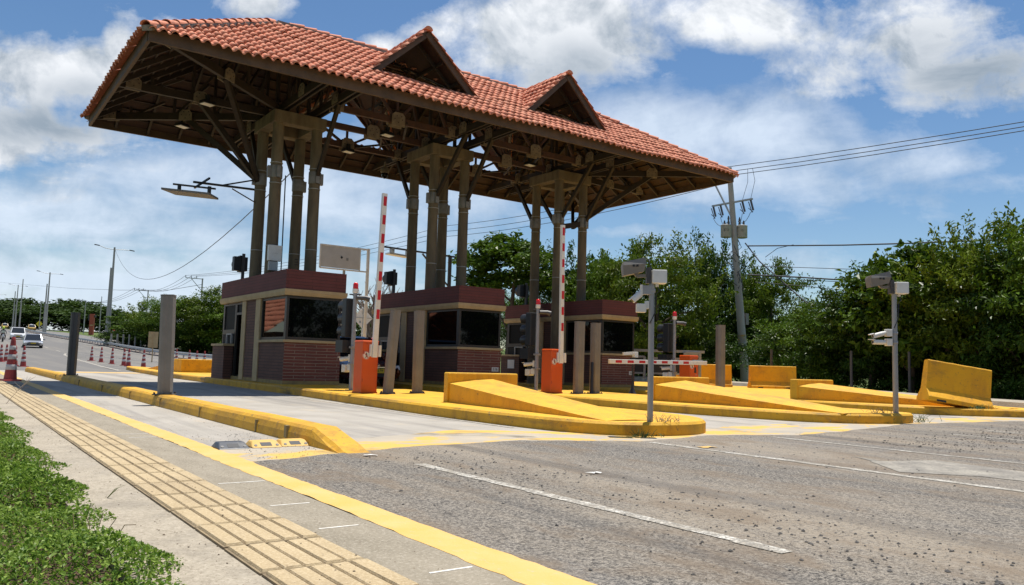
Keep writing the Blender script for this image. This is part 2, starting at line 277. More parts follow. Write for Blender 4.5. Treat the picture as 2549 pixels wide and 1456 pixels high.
# ---------------------------------------------------------------- ground, road, kerbs
def grid_sheet(name,xs,ys,mat,dz=0.,follow=True,kind='structure'):
    b=MB(); n=len(xs); V=[(x,y,(zg(y) if follow else 0)+dz) for y in ys for x in xs]
    b.add(V,[(j*n+i,j*n+i+1,(j+1)*n+i+1,(j+1)*n+i) for j in range(len(ys)-1) for i in range(n-1)],0,True)
    return tag(b.build(name,mat,fix=False),None,None,None,kind)
def ground_mats():
    global GUTT,WORNW,ASPH,ASPF,PLAZA,WALK,TACT,PAINTY,PAINTW,GRASSM,SOIL,YWORN
    def base(name):
        m=bpy.data.materials.new(name); m.use_nodes=True; nt=m.node_tree; N=nt.nodes.new; L=nt.links.new; b=nt.nodes['Principled BSDF']
        tc=N('ShaderNodeTexCoord')
        def nz(s,det=6,r=.6,st=(1,1,1),dist=0.):
            mp=N('ShaderNodeMapping'); mp.inputs['Scale'].default_value=st; L(tc.outputs['Object'],mp.inputs[0]); n=N('ShaderNodeTexNoise'); n.inputs['Scale'].default_value=s; n.inputs['Detail'].default_value=det; n.inputs['Roughness'].default_value=r; n.inputs['Distortion'].default_value=dist; L(mp.outputs[0],n.inputs['Vector']); return n.outputs[0]
        def ramp(x,a,z,o0=0.,o1=1.):
            r=N('ShaderNodeMapRange'); r.inputs[1].default_value=a; r.inputs[2].default_value=z; r.inputs[3].default_value=o0; r.inputs[4].default_value=o1; L(x,r.inputs[0]); return r.outputs[0]
        def mix(f,a,c):
            x=N('ShaderNodeMix'); x.data_type='RGBA'
            if isinstance(f,float): x.inputs[0].default_value=f
            else: L(f,x.inputs[0])
            for i,q in ((6,a),(7,c)):
                if isinstance(q,tuple): x.inputs[i].default_value=(*q,1)
                else: L(q,x.inputs[i])
            return x.outputs[2]
        def mul(a,c):
            x=N('ShaderNodeMath'); x.operation='MULTIPLY'; L(a,x.inputs[0])
            if isinstance(c,float): x.inputs[1].default_value=c
            else: L(c,x.inputs[1])
            return x.outputs[0]
        def bump(h,s,d=.01):
            x=N('ShaderNodeBump'); x.inputs['Strength'].default_value=s; x.inputs['Distance'].default_value=d; L(h,x.inputs['Height']); L(x.outputs[0],b.inputs['Normal'])
        def done(c,r=.85): L(c,b.inputs['Base Color']); b.inputs['Roughness'].default_value=r; b.inputs['Specular IOR Level'].default_value=.3
        xyz=N('ShaderNodeSeparateXYZ'); L(tc.outputs['Object'],xyz.inputs[0])
        return m,nz,ramp,mix,mul,bump,done,xyz.outputs
    # worn aggregate asphalt with sand swept into the middle of the lanes
    m,nz,ramp,mix,mul,bump,done,X=base('worn_asphalt'); ASPH=m
    fine=nz(60,3,.8); g=ramp(fine,.41,.59); c=mix(g,(.054,.050,.046),(.335,.30,.252)); vf=ramp(nz(170,2,.7),.6,.66); c=mix(vf,c,(.035,.034,.034)); lf=ramp(nz(120,2,.6,(1,1,1.1)),.66,.72); c=mix(lf,c,(.42,.40,.36))
    sn=nz(.85,6,.62,(1.4,.28,1))
    def band(x0,w,k,acc):
        import math as _m
        def op(o,a,bb):
            q=nt_.nodes.new('ShaderNodeMath'); q.operation=o
            for i,v in enumerate((a,bb)):
                if isinstance(v,float): q.inputs[i].default_value=v
                else: nt_.links.new(v,q.inputs[i])
            return q.outputs[0]
        d=op('DIVIDE',op('SUBTRACT',X[0],x0),w); return op('ADD',acc,op('MULTIPLY',op('POWER',2.718,op('MULTIPLY',op('MULTIPLY',d,d),-1.)),k))
    nt_=m.node_tree; sn=band(4.35,.75,.15,sn); sn=band(5.75,.6,-.10,sn); sn=band(7.7,.7,.13,sn); sn=band(2.85,.45,-.08,sn); sn=band(8.8,.5,-.07,sn); sand=ramp(sn,.43,.66); sand=mul(sand,ramp(nz(36,3,.7),.3,.55)); c=mix(mul(sand,.72),c,(.35,.292,.22))
    blue=ramp(nz(.6,5,.6,(1.2,.2,1),.3),.52,.66); c=mix(mul(blue,.28),c,(.16,.17,.185))
    dk=ramp(nz(1.3,6,.65,(1,.4,1)),.64,.74); c=mix(mul(dk,.3),c,(.06,.057,.053)); br=ramp(nz(1.9,7,.68,(1.1,.5,1),.4),.50,.63); c=mix(mul(br,.65),c,(.20,.152,.105)); tr=ramp(nz(.7,6,.6,(2.6,.05,1),.2),.56,.68); c=mix(mul(tr,.55),c,(.07,.068,.067)); st=ramp(nz(2.7,5,.6,(1,.7,1),.8),.69,.74); c=mix(mul(st,.6),c,(.05,.045,.04)); ck=ramp(nz(34,5,.8,(1,1,1),.2),.585,.64); c=mix(mul(ck,.5),c,(.06,.055,.05)); bump(fine,1.,.014); done(c,.9)
    m,nz,ramp,mix,mul,bump,done,X=base('smooth_asphalt'); ASPF=m
    c=mix(ramp(nz(40,4,.7),.3,.7),(.125,.12,.115),(.18,.172,.16)); c=mix(ramp(nz(.35,5,.6,(1.5,.12,1)),.45,.7),c,(.21,.195,.17)); bump(nz(90,3),.3); done(c,.9)
    m,nz,ramp,mix,mul,bump,done,X=base('plaza_concrete'); PLAZA=m
    c=mix(ramp(nz(1.1,6,.6),.3,.7),(.30,.275,.235),(.40,.37,.325)); c=mix(ramp(nz(60,4,.7),.5,.75),c,(.46,.42,.36)); c=mix(mul(ramp(nz(.9,6,.6,(1.6,.1,1),.4),.5,.68),.75),c,(.17,.16,.15)); c=mix(mul(ramp(nz(1.7,5,.6,(1,.5,1)),.58,.72),.6),c,(.50,.40,.27)); bump(nz(70,4),.35); done(c,.88)
    m,nz,ramp,mix,mul,bump,done,X=base('worn_yellow_paint_on_concrete'); YWORN=m
    c=mix(ramp(nz(1.2,6,.6),.3,.7),(.33,.30,.255),(.45,.385,.29)); k=ramp(nz(1.1,8,.68,(.75,1.5,1),.5),.50,.56); c=mix(mul(k,ramp(nz(14,4,.7),.25,.42)),c,(.62,.39,.09)); c=mix(mul(ramp(nz(.8,6,.6,(1.2,.8,1),.5),.58,.68),.8),c,(.14,.125,.10)); bump(nz(60,4),.4); done(c,.85)
    m,nz,ramp,mix,mul,bump,done,X=base('pavement_concrete'); WALK=m
    c=mix(ramp(nz(2.3,7,.65),.3,.7),(.285,.245,.185),(.40,.35,.27)); c=mix(ramp(nz(42,4,.75),.44,.72),c,(.48,.42,.33)); c=mix(mul(ramp(nz(48,4,.8),.55,.62),.75),c,(.20,.165,.12)); c=mix(mul(ramp(nz(1.1,7,.7),.5,.62),.5),c,(.21,.185,.15)); c=mix(mul(ramp(nz(.8,5,.6),.5,.75),.5),c,(.27,.245,.21)); bump(nz(38,5,.7),.8,.012); done(c,.9)
    m,nz,ramp,mix,mul,bump,done,X=base('gutter_concrete'); GUTT=m
    c=mix(ramp(nz(2.6,7,.65,(2,.7,1)),.3,.7),(.22,.19,.14),(.31,.27,.205)); c=mix(mul(ramp(nz(55,4,.75),.5,.72),.8),c,(.46,.41,.33)); c=mix(mul(ramp(nz(70,3,.7),.6,.68),.7),c,(.14,.12,.09)); bump(nz(38,5,.7),.7,.012); done(c,.9)
    m,nz,ramp,mix,mul,bump,done,X=base('tactile_concrete'); TACT=m
    c=mix(ramp(nz(2,6,.6),.3,.7),(.36,.27,.15),(.45,.35,.205)); c=mix(ramp(nz(60,4,.75),.45,.75),c,(.60,.49,.32)); c=mix(mul(ramp(nz(1.6,7,.65,(1,.6,1)),.5,.7),.5),c,(.25,.195,.13)); c=mix(mul(ramp(nz(55,3,.7),.63,.70),.75),c,(.2,.14,.09)); bump(nz(50,5,.7),.6,.01); done(c,.85)
    m,nz,ramp,mix,mul,bump,done,X=base('yellow_road_paint'); PAINTY=m
    c=mix(ramp(nz(2.5,6,.65),.35,.7),(.62,.385,.10),(.64,.43,.17)); c=mix(mul(ramp(nz(26,5,.75,(1,.5,1)),.58,.66),.7),c,(.52,.40,.25)); bump(nz(60,4),.4); done(c,.7)
    m,nz,ramp,mix,mul,bump,done,X=base('white_road_paint'); PAINTW=m
    c=mix(ramp(nz(4,7,.78),.42,.58),(.64,.61,.54),(.36,.32,.255)); c=mix(mul(ramp(nz(38,4,.8),.43,.53),.85),c,(.19,.175,.15)); bump(nz(60,4),.4); done(c,.7)
    m,nz,ramp,mix,mul,bump,done,X=base('worn_white_paint'); WORNW=m
    c=mix(ramp(nz(2.2,7,.7),.38,.62),(.19,.175,.152),(.36,.33,.275)); c=mix(mul(ramp(nz(38,4,.8),.5,.6),.8),c,(.15,.14,.125)); bump(nz(60,4),.4); done(c,.85)
    m,nz,ramp,mix,mul,bump,done,X=base('verge_grass'); GRASSM=m
    c=mix(ramp(nz(.35,6,.6),.35,.65),(.085,.13,.025),(.05,.085,.02)); c=mix(ramp(nz(6,5,.7),.45,.7),c,(.15,.17,.045)); bump(nz(12,5),.8,.08); done(c,.95)
    m,nz,ramp,mix,mul,bump,done,X=base('dry_soil'); SOIL=m
    c=mix(ramp(nz(7,6,.7),.35,.65),(.12,.075,.045),(.055,.036,.022)); bump(nz(30,5),.8,.02); done(c,.95)
ground_mats()
YS=[-200,-60,0,20,48,54,60,70,80,87,95,102,110,118,125,140,160,178,195,230,265,330,400,1200]
grid_sheet('ground',[-1500,-300,-60,-20,0,20,40,70,140,400,1600],YS,GRASSM,-.05)
b=MB(); 
struct('plaza_floor',MB().add([(2.1,6.5,0),(30,6.5,0),(38,24,0),(38,42,0),(2.1,42,0)],[(0,1,2,3,4)]),PLAZA,fix=False)
rnd=random.Random(4)
EDGE=[(2.15,6.85),(2.9,7.05),(3.44,7.28),(4.4,7.5),(5.7,7.6),(6.5,7.3),(7.12,7.0),(8.1,7.2),(8.6,7.35),(9.3,7.2),(10.1,6.9),(11.5,7.1),(13,7.4),(14.8,7.75),(17,7.6),(20,7.4),(24,6.6),(28,5.5)]
ed=[]
for i in range(len(EDGE)-1):
    for k in range(6):
        t=k/6; ed.append((EDGE[i][0]*(1-t)+EDGE[i+1][0]*t,EDGE[i][1]*(1-t)+EDGE[i+1][1]*t+rnd.uniform(-.035,.035)))
ed.append(EDGE[-1])
V=[];F=[]
for i,(x,y) in enumerate(ed): V+=[(x,y,.008),(x,y-.5,.008),(x,-70,.008)]
for i in range(len(ed)-1): F+=[(3*i+1,3*i+4,3*i+3,3*i),(3*i+2,3*i+5,3*i+4,3*i+1)]
struct('road',MB().add(V,F),ASPH,fix=False)
V=[];F=[]                                            # worn yellow apron along the joint
for i,(x,y) in enumerate(ed):
    w=1.25+.25*math.sin(x*1.3)+rnd.uniform(-.03,.03); V+=[(x,y-.1,.004),(x,y+w,.004)]
for i in range(len(ed)-1): F.append((2*i,2*i+2,2*i+3,2*i+1))
struct('apron_paint',MB().add(V,F),YWORN,fix=False)
grid_sheet('far_road',[2.3,6,11,16,19.6],[41.6]+YS[4:],ASPF,.006)
grid_sheet('opposite_road',[21.6,26,31],[36]+YS[4:],ASPF,.006)
grid_sheet('far_pavement',[-.4,1,2.3],[41.6]+YS[4:],WALK,.02)
struct('apron_stripe',MB().box(3.9,7.6,38.6,40.2,.002,.006).box(10,13,38.6,40.2,.002,.006),PAINTY)
struct('pavement',MB().box(.68,1.97,-20,41.6,-.04,.03),WALK)
struct('gutter',MB().box(1.59,1.97,-20,41.6,.0,.0285+.004),GUTT)
b=MB(); rg_=random.Random(21); V=[];F=[]; yy=-6.
V=[]
while yy<41.6: V.append((1.97+rg_.uniform(-.010,.010)+.008*math.sin(yy*1.7),2.205+rg_.uniform(-.008,.008)+.012*math.sin(yy*.9),yy)); yy+=.09
b.loft([[(x0,y,-.03),(x0,y,.0345),(x1-.012,y,.0345+.001*math.sin(y*3)),(x1,y,.024),(x1,y,-.03)] for x0,x1,y in V],0,False); struct('kerb_line',b,PAINTY)
# tactile paving: slabs with raised bars
b=MB(); rg_=random.Random(77)
for i in range(82):
    y0=.71+i*.5
    dx,dz,dy=rg_.uniform(-.003,.003),rg_.uniform(-.0012,.0012),rg_.uniform(-.003,.003); y0+=dy
    b.box(1.12+dx,1.585+dx,y0+.006,y0+.492,.02,.040+dz,mi=1)
    for k in range(5): b.box(1.126+dx+k*.0908+.005,1.126+dx+k*.0908+.0845,y0+.016,y0+.482,.041+dz,.050+dz+rg_.uniform(-.0015,.0015),tx=.005,ty=.008)
struct('tactile_paving',b,[TACT,M('groove_dirt',(.30,.23,.135),.95,c2=(.16,.12,.075),ns=6)])
# markings
b=MB()
for y,x0,x1 in ((2.9,1.72,1.93),(3.92,1.66,1.88),(4.65,1.66,1.9),(5.6,1.63,1.95),(9.0,1.69,1.95),(9.4,1.66,1.95)): b.box(x0,x1,y,y+.016,.0325,.0345)
struct('pavement_markings',b,M('clean_white_paint',(.78,.76,.70),.7,c2=(.6,.56,.48),ns=20))
b=MB(); rnd=random.Random(9)
def paint_line(b,x,y0,y1,w,z=.012,jit=.012,skip=0.):
    y=y0
    while y<y1:
        h=min(.3,y1-y)
        if rnd.random()>=skip: b.add([(x-w/2+rnd.uniform(-jit,jit),y,z),(x+w/2+rnd.uniform(-jit,jit),y,z),(x+w/2+rnd.uniform(-jit,jit),y+h,z),(x-w/2+rnd.uniform(-jit,jit),y+h,z)],[(0,1,2,3)])
        y+=h
paint_line(b,3.5,2.45,6.15,.10); paint_line(b,3.48,-4,-1,.1)
paint_line(b,7.08,-12,6.85,.11); paint_line(b,9.4,-10,6.85,.09); paint_line(b,12.9,1.,6.1,.12); paint_line(b,14.6,2.5,6.3,.12); paint_line(b,11.2,5.3,5.9,.06)

struct('road_markings',b,PAINTW,fix=False)
struct('arrow_marking',MB().add([(8.18,4.93,.012),(8.02,4.52,.012),(7.94,4.56,.012),(7.9,4.56,.012),(7.3,3.92,.012),(7.75,3.42,.012),(7.8,3.0,.012),(8.5,3.0,.012),(8.6,3.5,.012),(8.72,4.3,.012),(8.12,4.45,.012)],[(0,1,2),(3,4,5,6,7,8,9,10)]),WORNW,fix=False)
b=MB()                                               # lines inside the plaza and on the road beyond it
paint_line(b,6.72,9.2,30,.07,.004,.004); paint_line(b,12.2,12,34,.07,.004,.004)
def road_line(pts,w):
    for (p,q) in zip(pts,pts[1:]):
        p=Vector(p);q=Vector(q); n=max(1,int((q-p).length/6)); d=(q-p).normalized(); s=Vector((-d.y,d.x))*w/2
        for k in range(n):
            a=p.lerp(q,k/n); c=p.lerp(q,(k+1)/n)
            b.add([(a.x-s.x,a.y-s.y,zg(a.y)+.014),(a.x+s.x,a.y+s.y,zg(a.y)+.014),(c.x+s.x,c.y+s.y,zg(c.y)+.014),(c.x-s.x,c.y-s.y,zg(c.y)+.014)],[(0,1,2,3)])
road_line([(7.6,44),(8.6,60),(9.4,76),(10.0,86),(10.9,93),(12.1,95),(13.0,90),(15.2,68),(16.6,52)],.2)
for k in range(9): y=50+k*4; road_line([(8.1+(y-50)*.05,y),(10.4+(y-50)*.04,y+3)],.22)
road_line([(19.2,48),(19.2,300)],.2); road_line([(2.9,60),(2.9,300)],.15)
for k in range(20): road_line([(11.2,100+k*12),(11.2,104+k*12)],.15)
struct('lane_lines',b,PAINTW,fix=False)
# separator kerb between the two nearest lanes
b=MB(); rnd=random.Random(2); rings=[]
def kr(y,h,dx=0): return [(3.19+dx,y,-.02),(3.20+dx,y,h*.5),(3.225+dx,y,h-.03),(3.26+dx,y,h),(3.50+dx,y,h),(3.535+dx,y,h-.03),(3.56+dx,y,-.02)]
ys=[7.12,7.2,7.45,7.75,7.95,8.05,8.3]+[8.3+k*.8 for k in range(1,40)]
for y in ys:
    h=.19*min(1,max(.02,(y-7.1)/.85)); rings.append(kr(y,h+rnd.uniform(-.004,.004),rnd.uniform(-.006,.006)-(y-8)*.001))
b.loft(rings,0,False)
for y in (9.6,12.1,14.6,17.2,20.4,24,29): b.box(3.183-(y-8)*.001,3.215-(y-8)*.001,y-.012,y+.012,-.02,.15,mi=1)
b.box(3.18,3.215,8.55,8.62,.03,.16,mi=1)
KERB=struct('kerb',b,[YELG,PLIN])
# islands
def rounded(poly,n=3):
    for _ in range(n):
        q=[]
        for i in range(len(poly)):
            p0=poly[i]; p1=poly[(i+1)%len(poly)]
            L_=math.hypot(p1[0]-p0[0],p1[1]-p0[1])
            if L_>3: a=.4/L_; q+=[(p0[0]+(p1[0]-p0[0])*a,p0[1]+(p1[1]-p0[1])*a),(p0[0]+(p1[0]-p0[0])*(1-a),p0[1]+(p1[1]-p0[1])*(1-a))]
            else: q+=[(p0[0]*.75+p1[0]*.25,p0[1]*.75+p1[1]*.25),(p0[0]*.25+p1[0]*.75,p0[1]*.25+p1[1]*.75)]
        poly=q
    return poly
IZ=.18
I1=rounded([(8.6,48.2),(7.9,42),(7.42,34),(7.36,27.8),(7.16,18.9),(6.95,14.6),(6.83,11.5),(6.88,9.28),(7.1,8.0),(7.7,7.5),(8.55,7.42),(9.2,7.75),(9.75,8.6),(9.95,10),(9.95,30),(9.6,42),(9.1,48.2)])
I2=rounded([(13.6,46),(12.7,36),(12.5,28),(12.4,16),(12.3,11.6),(12.75,9.2),(13.4,8.2),(14.4,7.85),(15.5,7.9),(15.75,8.6),(15.75,30),(15.4,40),(14.6,46)])
I3=rounded([(19.4,40),(18.7,30),(18.6,16),(18.55,11.4),(18.95,9.4),(20.6,8.1),(22.2,7.0),(23.4,6.5),(22.0,8.6),(23.9,12.6),(27.6,17.3),(31.2,23.6),(30,30),(21.6,34),(20.4,40)])
for n,poly in ((1,I1),(2,I2),(3,I3)):
    sh=[]; cx=sum(p[0] for p in poly)/len(poly); cy=sum(p[1] for p in poly)/len(poly)
    N_=len(poly); ins=[]
    for i in range(N_):
        p=Vector(poly[i-1]); q=Vector(poly[(i+1)%N_]); d=(q-p); d=d.normalized() if d.length>1e-6 else Vector((1,0)); ins.append((poly[i][0]-d.y*.035,poly[i][1]+d.x*.035))
    b=MB(); b.loft([[(x,y,-.03) for x,y in poly],[(x,y,IZ-.035) for x,y in poly],[(x,y,IZ) for x,y in ins]],0,False,caps=False); b.add([(x,y,IZ) for x,y in ins],[tuple(range(N_))],1)
    struct('traffic_island',b,[YELG,YEL])
# concrete verge wall beside the trees
b=MB(); path=[(24.6,3.5),(22.6,6.6),(21.95,8.3),(24.0,12.4),(27.8,17.1),(31.6,23.5),(38,38),(44,58)]
for (p,q) in zip(path,path[1:]):
    b.add([(p[0],p[1],-.03),(q[0],q[1],-.03),(q[0]+.15,q[1],.30),(p[0]+.15,p[1],.30),(p[0]+1.1,p[1]-.3,.33),(q[0]+1.1,q[1]-.3,.33),(p[0]+1.2,p[1]-.3,-.05),(q[0]+1.2,q[1]-.3,-.05)],[(0,1,2,3),(3,2,5,4),(4,5,7,6)])
tag(b.build('verge_wall',WALK),'low pale concrete verge wall running in front of the roadside trees','low wall')
# ---------------------------------------------------------------- the tiled toll canopy
XL,XR,YN,YF,ZE,YR,ZR=3.49,24.45,19.55,28.35,8.38,23.95,11.22
XC=(8.53,14.0,19.5); HX=.61; CY0,CY1=23.3,24.7
CAN=thing('toll_canopy','long red tiled hipped canopy on three clusters of concrete columns above the booths','canopy',(14,23.95,0))
def cb(mb,name,mat,parent=CAN,**k):
    o=mb.build(name,mat,parent,**k)
    if parent is CAN: o.location=(-14,-23.95,0)
    return o
def fast_mesh(name,V,F,mat,parent,rnd_=None,smooth=True,loc=(-14,-23.95,0),mats=None):
    me=bpy.data.meshes.new(name); V=np.asarray(V,np.float32); F=np.asarray(F,np.int32); me.vertices.add(len(V)); me.vertices.foreach_set('co',V.ravel()); k=F.shape[1]
    me.loops.add(F.size); me.loops.foreach_set('vertex_index',F.ravel()); me.polygons.add(len(F)); me.polygons.foreach_set('loop_start',np.arange(0,F.size,k,dtype=np.int32)); me.polygons.foreach_set('loop_total',np.full(len(F),k,np.int32)); me.polygons.foreach_set('use_smooth',np.full(len(F),smooth))
    me.update(calc_edges=True); me.validate(); me.materials.append(mat)
    if rnd_ is not None: a=me.attributes.new('rnd','FLOAT','FACE'); a.data.foreach_set('value',np.asarray(rnd_,np.float32))
    o=bpy.data.objects.new(name,me); COL.objects.link(o)
    if parent: o.parent=parent; o.location=loc
    return o
def tiles(name,o,u,v,ulen,vlen,lo,hi,skip=None,parent=CAN,seed=1,pitch=.245,rowh=.38,amp=.072,S=8):
    """barrel tiles laid in rows; o eave corner, u along the eave, v up the slope"""
    o,u,v=Vector(o),Vector(u).normalized(),Vector(v).normalized(); n=u.cross(v).normalized(); n=n if n.z>0 else -n
    R=max(1,round(vlen/rowh)); rh=vlen/R; nt=int(ulen/pitch)+1; rg=random.Random(seed); V=[];F=[];Rn=[]
    for r in range(R):
        v0=r*rh-.06; v1=(r+1)*rh+(.1 if r<R-1 else 0); l0,h0=lo(max(v0,0)),hi(max(v0,0)); l1,h1=lo(v1),hi(v1)
        for t in range(nt):
            a,bq=t*pitch,(t+1)*pitch
            if bq<=min(l0,l1) or a>=max(h0,h1): continue
            if skip and skip((a+bq)/2,(v0+v1)/2): continue
            wob=.02*math.sin(a*.9+seed)+.012*math.sin(a*2.3+r); dv=rg.uniform(-.022,.022)+(rg.uniform(-.09,.03) if rg.random()<.03 else 0)+wob*.6; dz=rg.uniform(-.008,.012)+wob; rv=rg.random()**1.6; base=len(V)
            for row,(vv,l,h,lift) in enumerate(((v0+dv,l0,h0,.042),(v0+dv,l0,h0,.07),((v0+v1)/2,(l0+l1)/2,(h0+h1)/2,.045),(v1,l1,h1,.012))):
                for k in range(S+1):
                    x=min(max(a+pitch*k/S,l),h); f=k/S; prof=amp*(math.sin(PI*min(1,f/.68))**.8 if f<.68 else -.25*math.sin(PI*(f-.68)/.32))
                    z=prof+lift+dz
                    p=o+u*x+v*vv+n*z; V.append((p.x,p.y,p.z))
            for row in range(3):
                for k in range(S):
                    i=base+row*(S+1)+k; F.append((i,i+1,i+S+2,i+S+1)); Rn.append(rv)
    return fast_mesh(name,V,F,TILE,parent,Rn)
SL=math.hypot(YR-YN,ZR-ZE); RUN=YR-YN
DOR=((11.55,1.80),(17.2,1.72)); DY=21.0; DZB=ZE+(DY-YN)*(ZR-ZE)/RUN; DZP=11.0; DVb=(DY-YN)/RUN*SL; DVt=(DZP-ZE)/(ZR-ZE)*SL
GP={1:(DY,DZB,DVb,1.),-1:(YN+.92,ZE+.92*(ZR-ZE)/RUN,.92/RUN*SL,1.22)}    # the far gablets sit lower on their slope
def in_dormer(x,v,sgn=1):
    vb,k=GP[sgn][2:]
    for cx,hw in DOR:
        if vb+.02<v<DVt and abs(x-cx)<hw*k*(DVt-v)/(DVt-vb)-.02: return True
    return False
tl=.16
tiles('roof_tiles',(XL-.06,YN-tl,ZE-tl*(ZR-ZE)/RUN+.06),(1,0,0),(0,RUN,ZR-ZE),XR-XL+.12,SL+.16,lambda v:v/SL*RUN*.985,lambda v:XR-XL+.12-v/SL*RUN*.985,lambda x,v:in_dormer(x+XL-.06,v-.06),seed=3)
tiles('roof_tiles',(XL-.06,YF+tl,ZE-tl*(ZR-ZE)/RUN+.06),(1,0,0),(0,-RUN,ZR-ZE),XR-XL+.12,SL+.16,lambda v:v/SL*RUN*.985,lambda v:XR-XL+.12-v/SL*RUN*.985,lambda x,v:in_dormer(x+XL-.06,v-.16,-1),seed=4,S=6)
W2=YF-YN
tiles('hip_tiles',(XL-tl,YN-.06,ZE-tl*(ZR-ZE)/RUN+.06),(0,1,0),(RUN,0,ZR-ZE),W2+.12,SL+.16,lambda v:v/SL*RUN*.985,lambda v:W2+.12-v/SL*RUN*.985,seed=5)
tiles('hip_tiles',(XR+tl,YN-.06,ZE-tl*(ZR-ZE)/RUN+.06),(0,1,0),(-RUN,0,ZR-ZE),W2+.12,SL+.16,lambda v:v/SL*RUN*.985,lambda v:W2+.12-v/SL*RUN*.985,seed=6)
def caps(name,p,q,seed,r=.13,step=.42,lift=.10):
    p=Vector(p); q=Vector(q); d=(q-p); n=int(d.length/step); d.normalize(); a=d.cross(Vector((0,0,1))).normalized(); up=a.cross(d).normalized(); rg=random.Random(seed); b=MB()
    b.bar(p+up*(lift-.09),q+up*(lift-.09),.26,.13,mi=1,up=up)
    for k in range(n):
        o=p+d*(k*step-.04)+up*lift+a*rg.uniform(-.015,.015); e=o+d*(step+.05)-up*.035; R0=r*rg.uniform(.95,1.06); rs=[]
        for (c,rr) in ((o,R0*1.08),(e,R0*.9)): rs.append([c+a*math.cos(t)*rr+up*(math.sin(t)*rr*.8-.02) for t in [PI*j/8 for j in range(9)]]+[c+a*math.cos(t)*rr*.85+up*(math.sin(t)*rr*.62-.02) for t in [PI*j/8 for j in range(8,-1,-1)]])
        b.loft(rs,0,False)
    return cb(b,name,[TILE,MORT])
R0x,R1x=XL+RUN,XR-RUN
caps('ridge_tiles',(R1x,YR,ZR+.08),(R0x,YR,ZR+.08),1)
for i,(ex,ey,rx) in enumerate(((XL-.08,YN-.08,R0x),(XL-.08,YF+.08,R0x),(XR+.08,YN-.08,R1x),(XR+.08,YF+.08,R1x))): caps('hip_ridge_tiles',(ex,ey,ZE+.02),(rx,YR,ZR+.08),10+i)
# underside boarding, with openings under the gablets
def soffit(y0,sgn):
    b=MB(); zs=lambda t:ZE-.04+(ZR-ZE)*t; P=lambda x,t:(x,y0+sgn*RUN*t,zs(t)); vb,kk=GP[sgn][2:]; tb=vb/SL; tt=DVt/SL
    xs=[XL,R0x]; 
    b.add([P(XL,0),P(R0x,0),P(R0x,1)],[(0,1,2)])
    cur=R0x
    for cx,hw in DOR:
        L_,Rr=cx-hw*kk+.15,cx+hw*kk-.15
        b.add([P(cur,0),P(L_,0),P(L_,1),P(cur,1)],[(0,1,2,3)])
        b.add([P(L_,0),P(Rr,0),P(Rr,tb),P(L_,tb)],[(0,1,2,3)])
        b.add([P(L_,tb),P(cx,tt),P(cx,1),P(L_,1)],[(0,1,2,3)]); b.add([P(Rr,tb),P(Rr,1),P(cx,1),P(cx,tt)],[(0,1,2,3)]); cur=Rr
    b.add([P(cur,0),P(R1x,0),P(R1x,1),P(cur,1)],[(0,1,2,3)]); b.add([P(R1x,0),P(XR,0),P(R1x,1)],[(0,1,2)])
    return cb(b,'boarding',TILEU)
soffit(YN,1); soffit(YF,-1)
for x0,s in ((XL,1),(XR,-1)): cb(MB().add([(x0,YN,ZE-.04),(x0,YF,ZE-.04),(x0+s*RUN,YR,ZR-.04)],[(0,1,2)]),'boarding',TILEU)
# laths: thin strips under the boarding, and rafters
b=MB()
for sgn,y0 in ((1,YN),(-1,YF)):
    for k in range(1,13):
        t=k/13; z=ZE+(ZR-ZE)*t-.06; x0,x1=XL+RUN*t,XR-RUN*t; y=y0+sgn*RUN*t; segs=[(x0,x1)]
        v=t*SL; vb,kk=GP[sgn][2:]
        for cx,hw in DOR:
            if vb<v<DVt:
                h=hw*kk*(DVt-v)/(DVt-vb)-.15; new=[]
                for a,c in segs:
                    if a<cx-h and c>cx+h: new+=[(a,cx-h),(cx+h,c)]
                    else: new.append((a,c))
                segs=new
        for a,c in segs: b.bar((a,y,z),(c,y,z),.04,.035)
for x0,s in ((XL,1),(XR,-1)):
    for k in range(1,13): t=k/13; b.bar((x0+s*RUN*t,YN+RUN*t,ZE+(ZR-ZE)*t-.06),(x0+s*RUN*t,YF-RUN*t,ZE+(ZR-ZE)*t-.06),.04,.035)
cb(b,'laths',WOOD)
for sgn,y0 in ((1,YN),(-1,YF)):
    x=XL+.75
    while x<XR-.5:
        t=min(1,(x-XL)/RUN,(XR-x)/RUN); vb,kk=GP[sgn][2:]; hit=[(cx,hw*kk) for cx,hw in DOR if abs(x-cx)<hw*kk-.15]
        spans=[(0,t)]
        if hit:
            cx,hw=hit[0]; tv=(vb+(DVt-vb)*(1-abs(x-cx)/hw))/SL; spans=[(0,vb/SL),(min(tv+.03,.98),1)]
        for a,c in spans:
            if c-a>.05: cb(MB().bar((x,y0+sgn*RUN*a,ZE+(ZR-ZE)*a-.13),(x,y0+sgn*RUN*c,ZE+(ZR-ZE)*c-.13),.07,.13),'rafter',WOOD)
        x+=.98
for x0,s in ((XL,1),(XR,-1)):
    for k in range(8):
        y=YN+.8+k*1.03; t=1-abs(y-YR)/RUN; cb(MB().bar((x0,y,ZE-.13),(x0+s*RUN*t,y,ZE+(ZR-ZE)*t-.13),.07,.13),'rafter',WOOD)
# fascias
for p,q in (((XL-.02,YN,8.29),(XR+.02,YN,8.29)),((XL-.02,YF,8.29),(XR+.02,YF,8.29)),((XL,YN+.05,8.29),(XL,YF-.05,8.29)),((XR,YN+.05,8.29),(XR,YF-.05,8.29))): cb(MB().bar(p,q,.08,.30),'fascia',FASC)
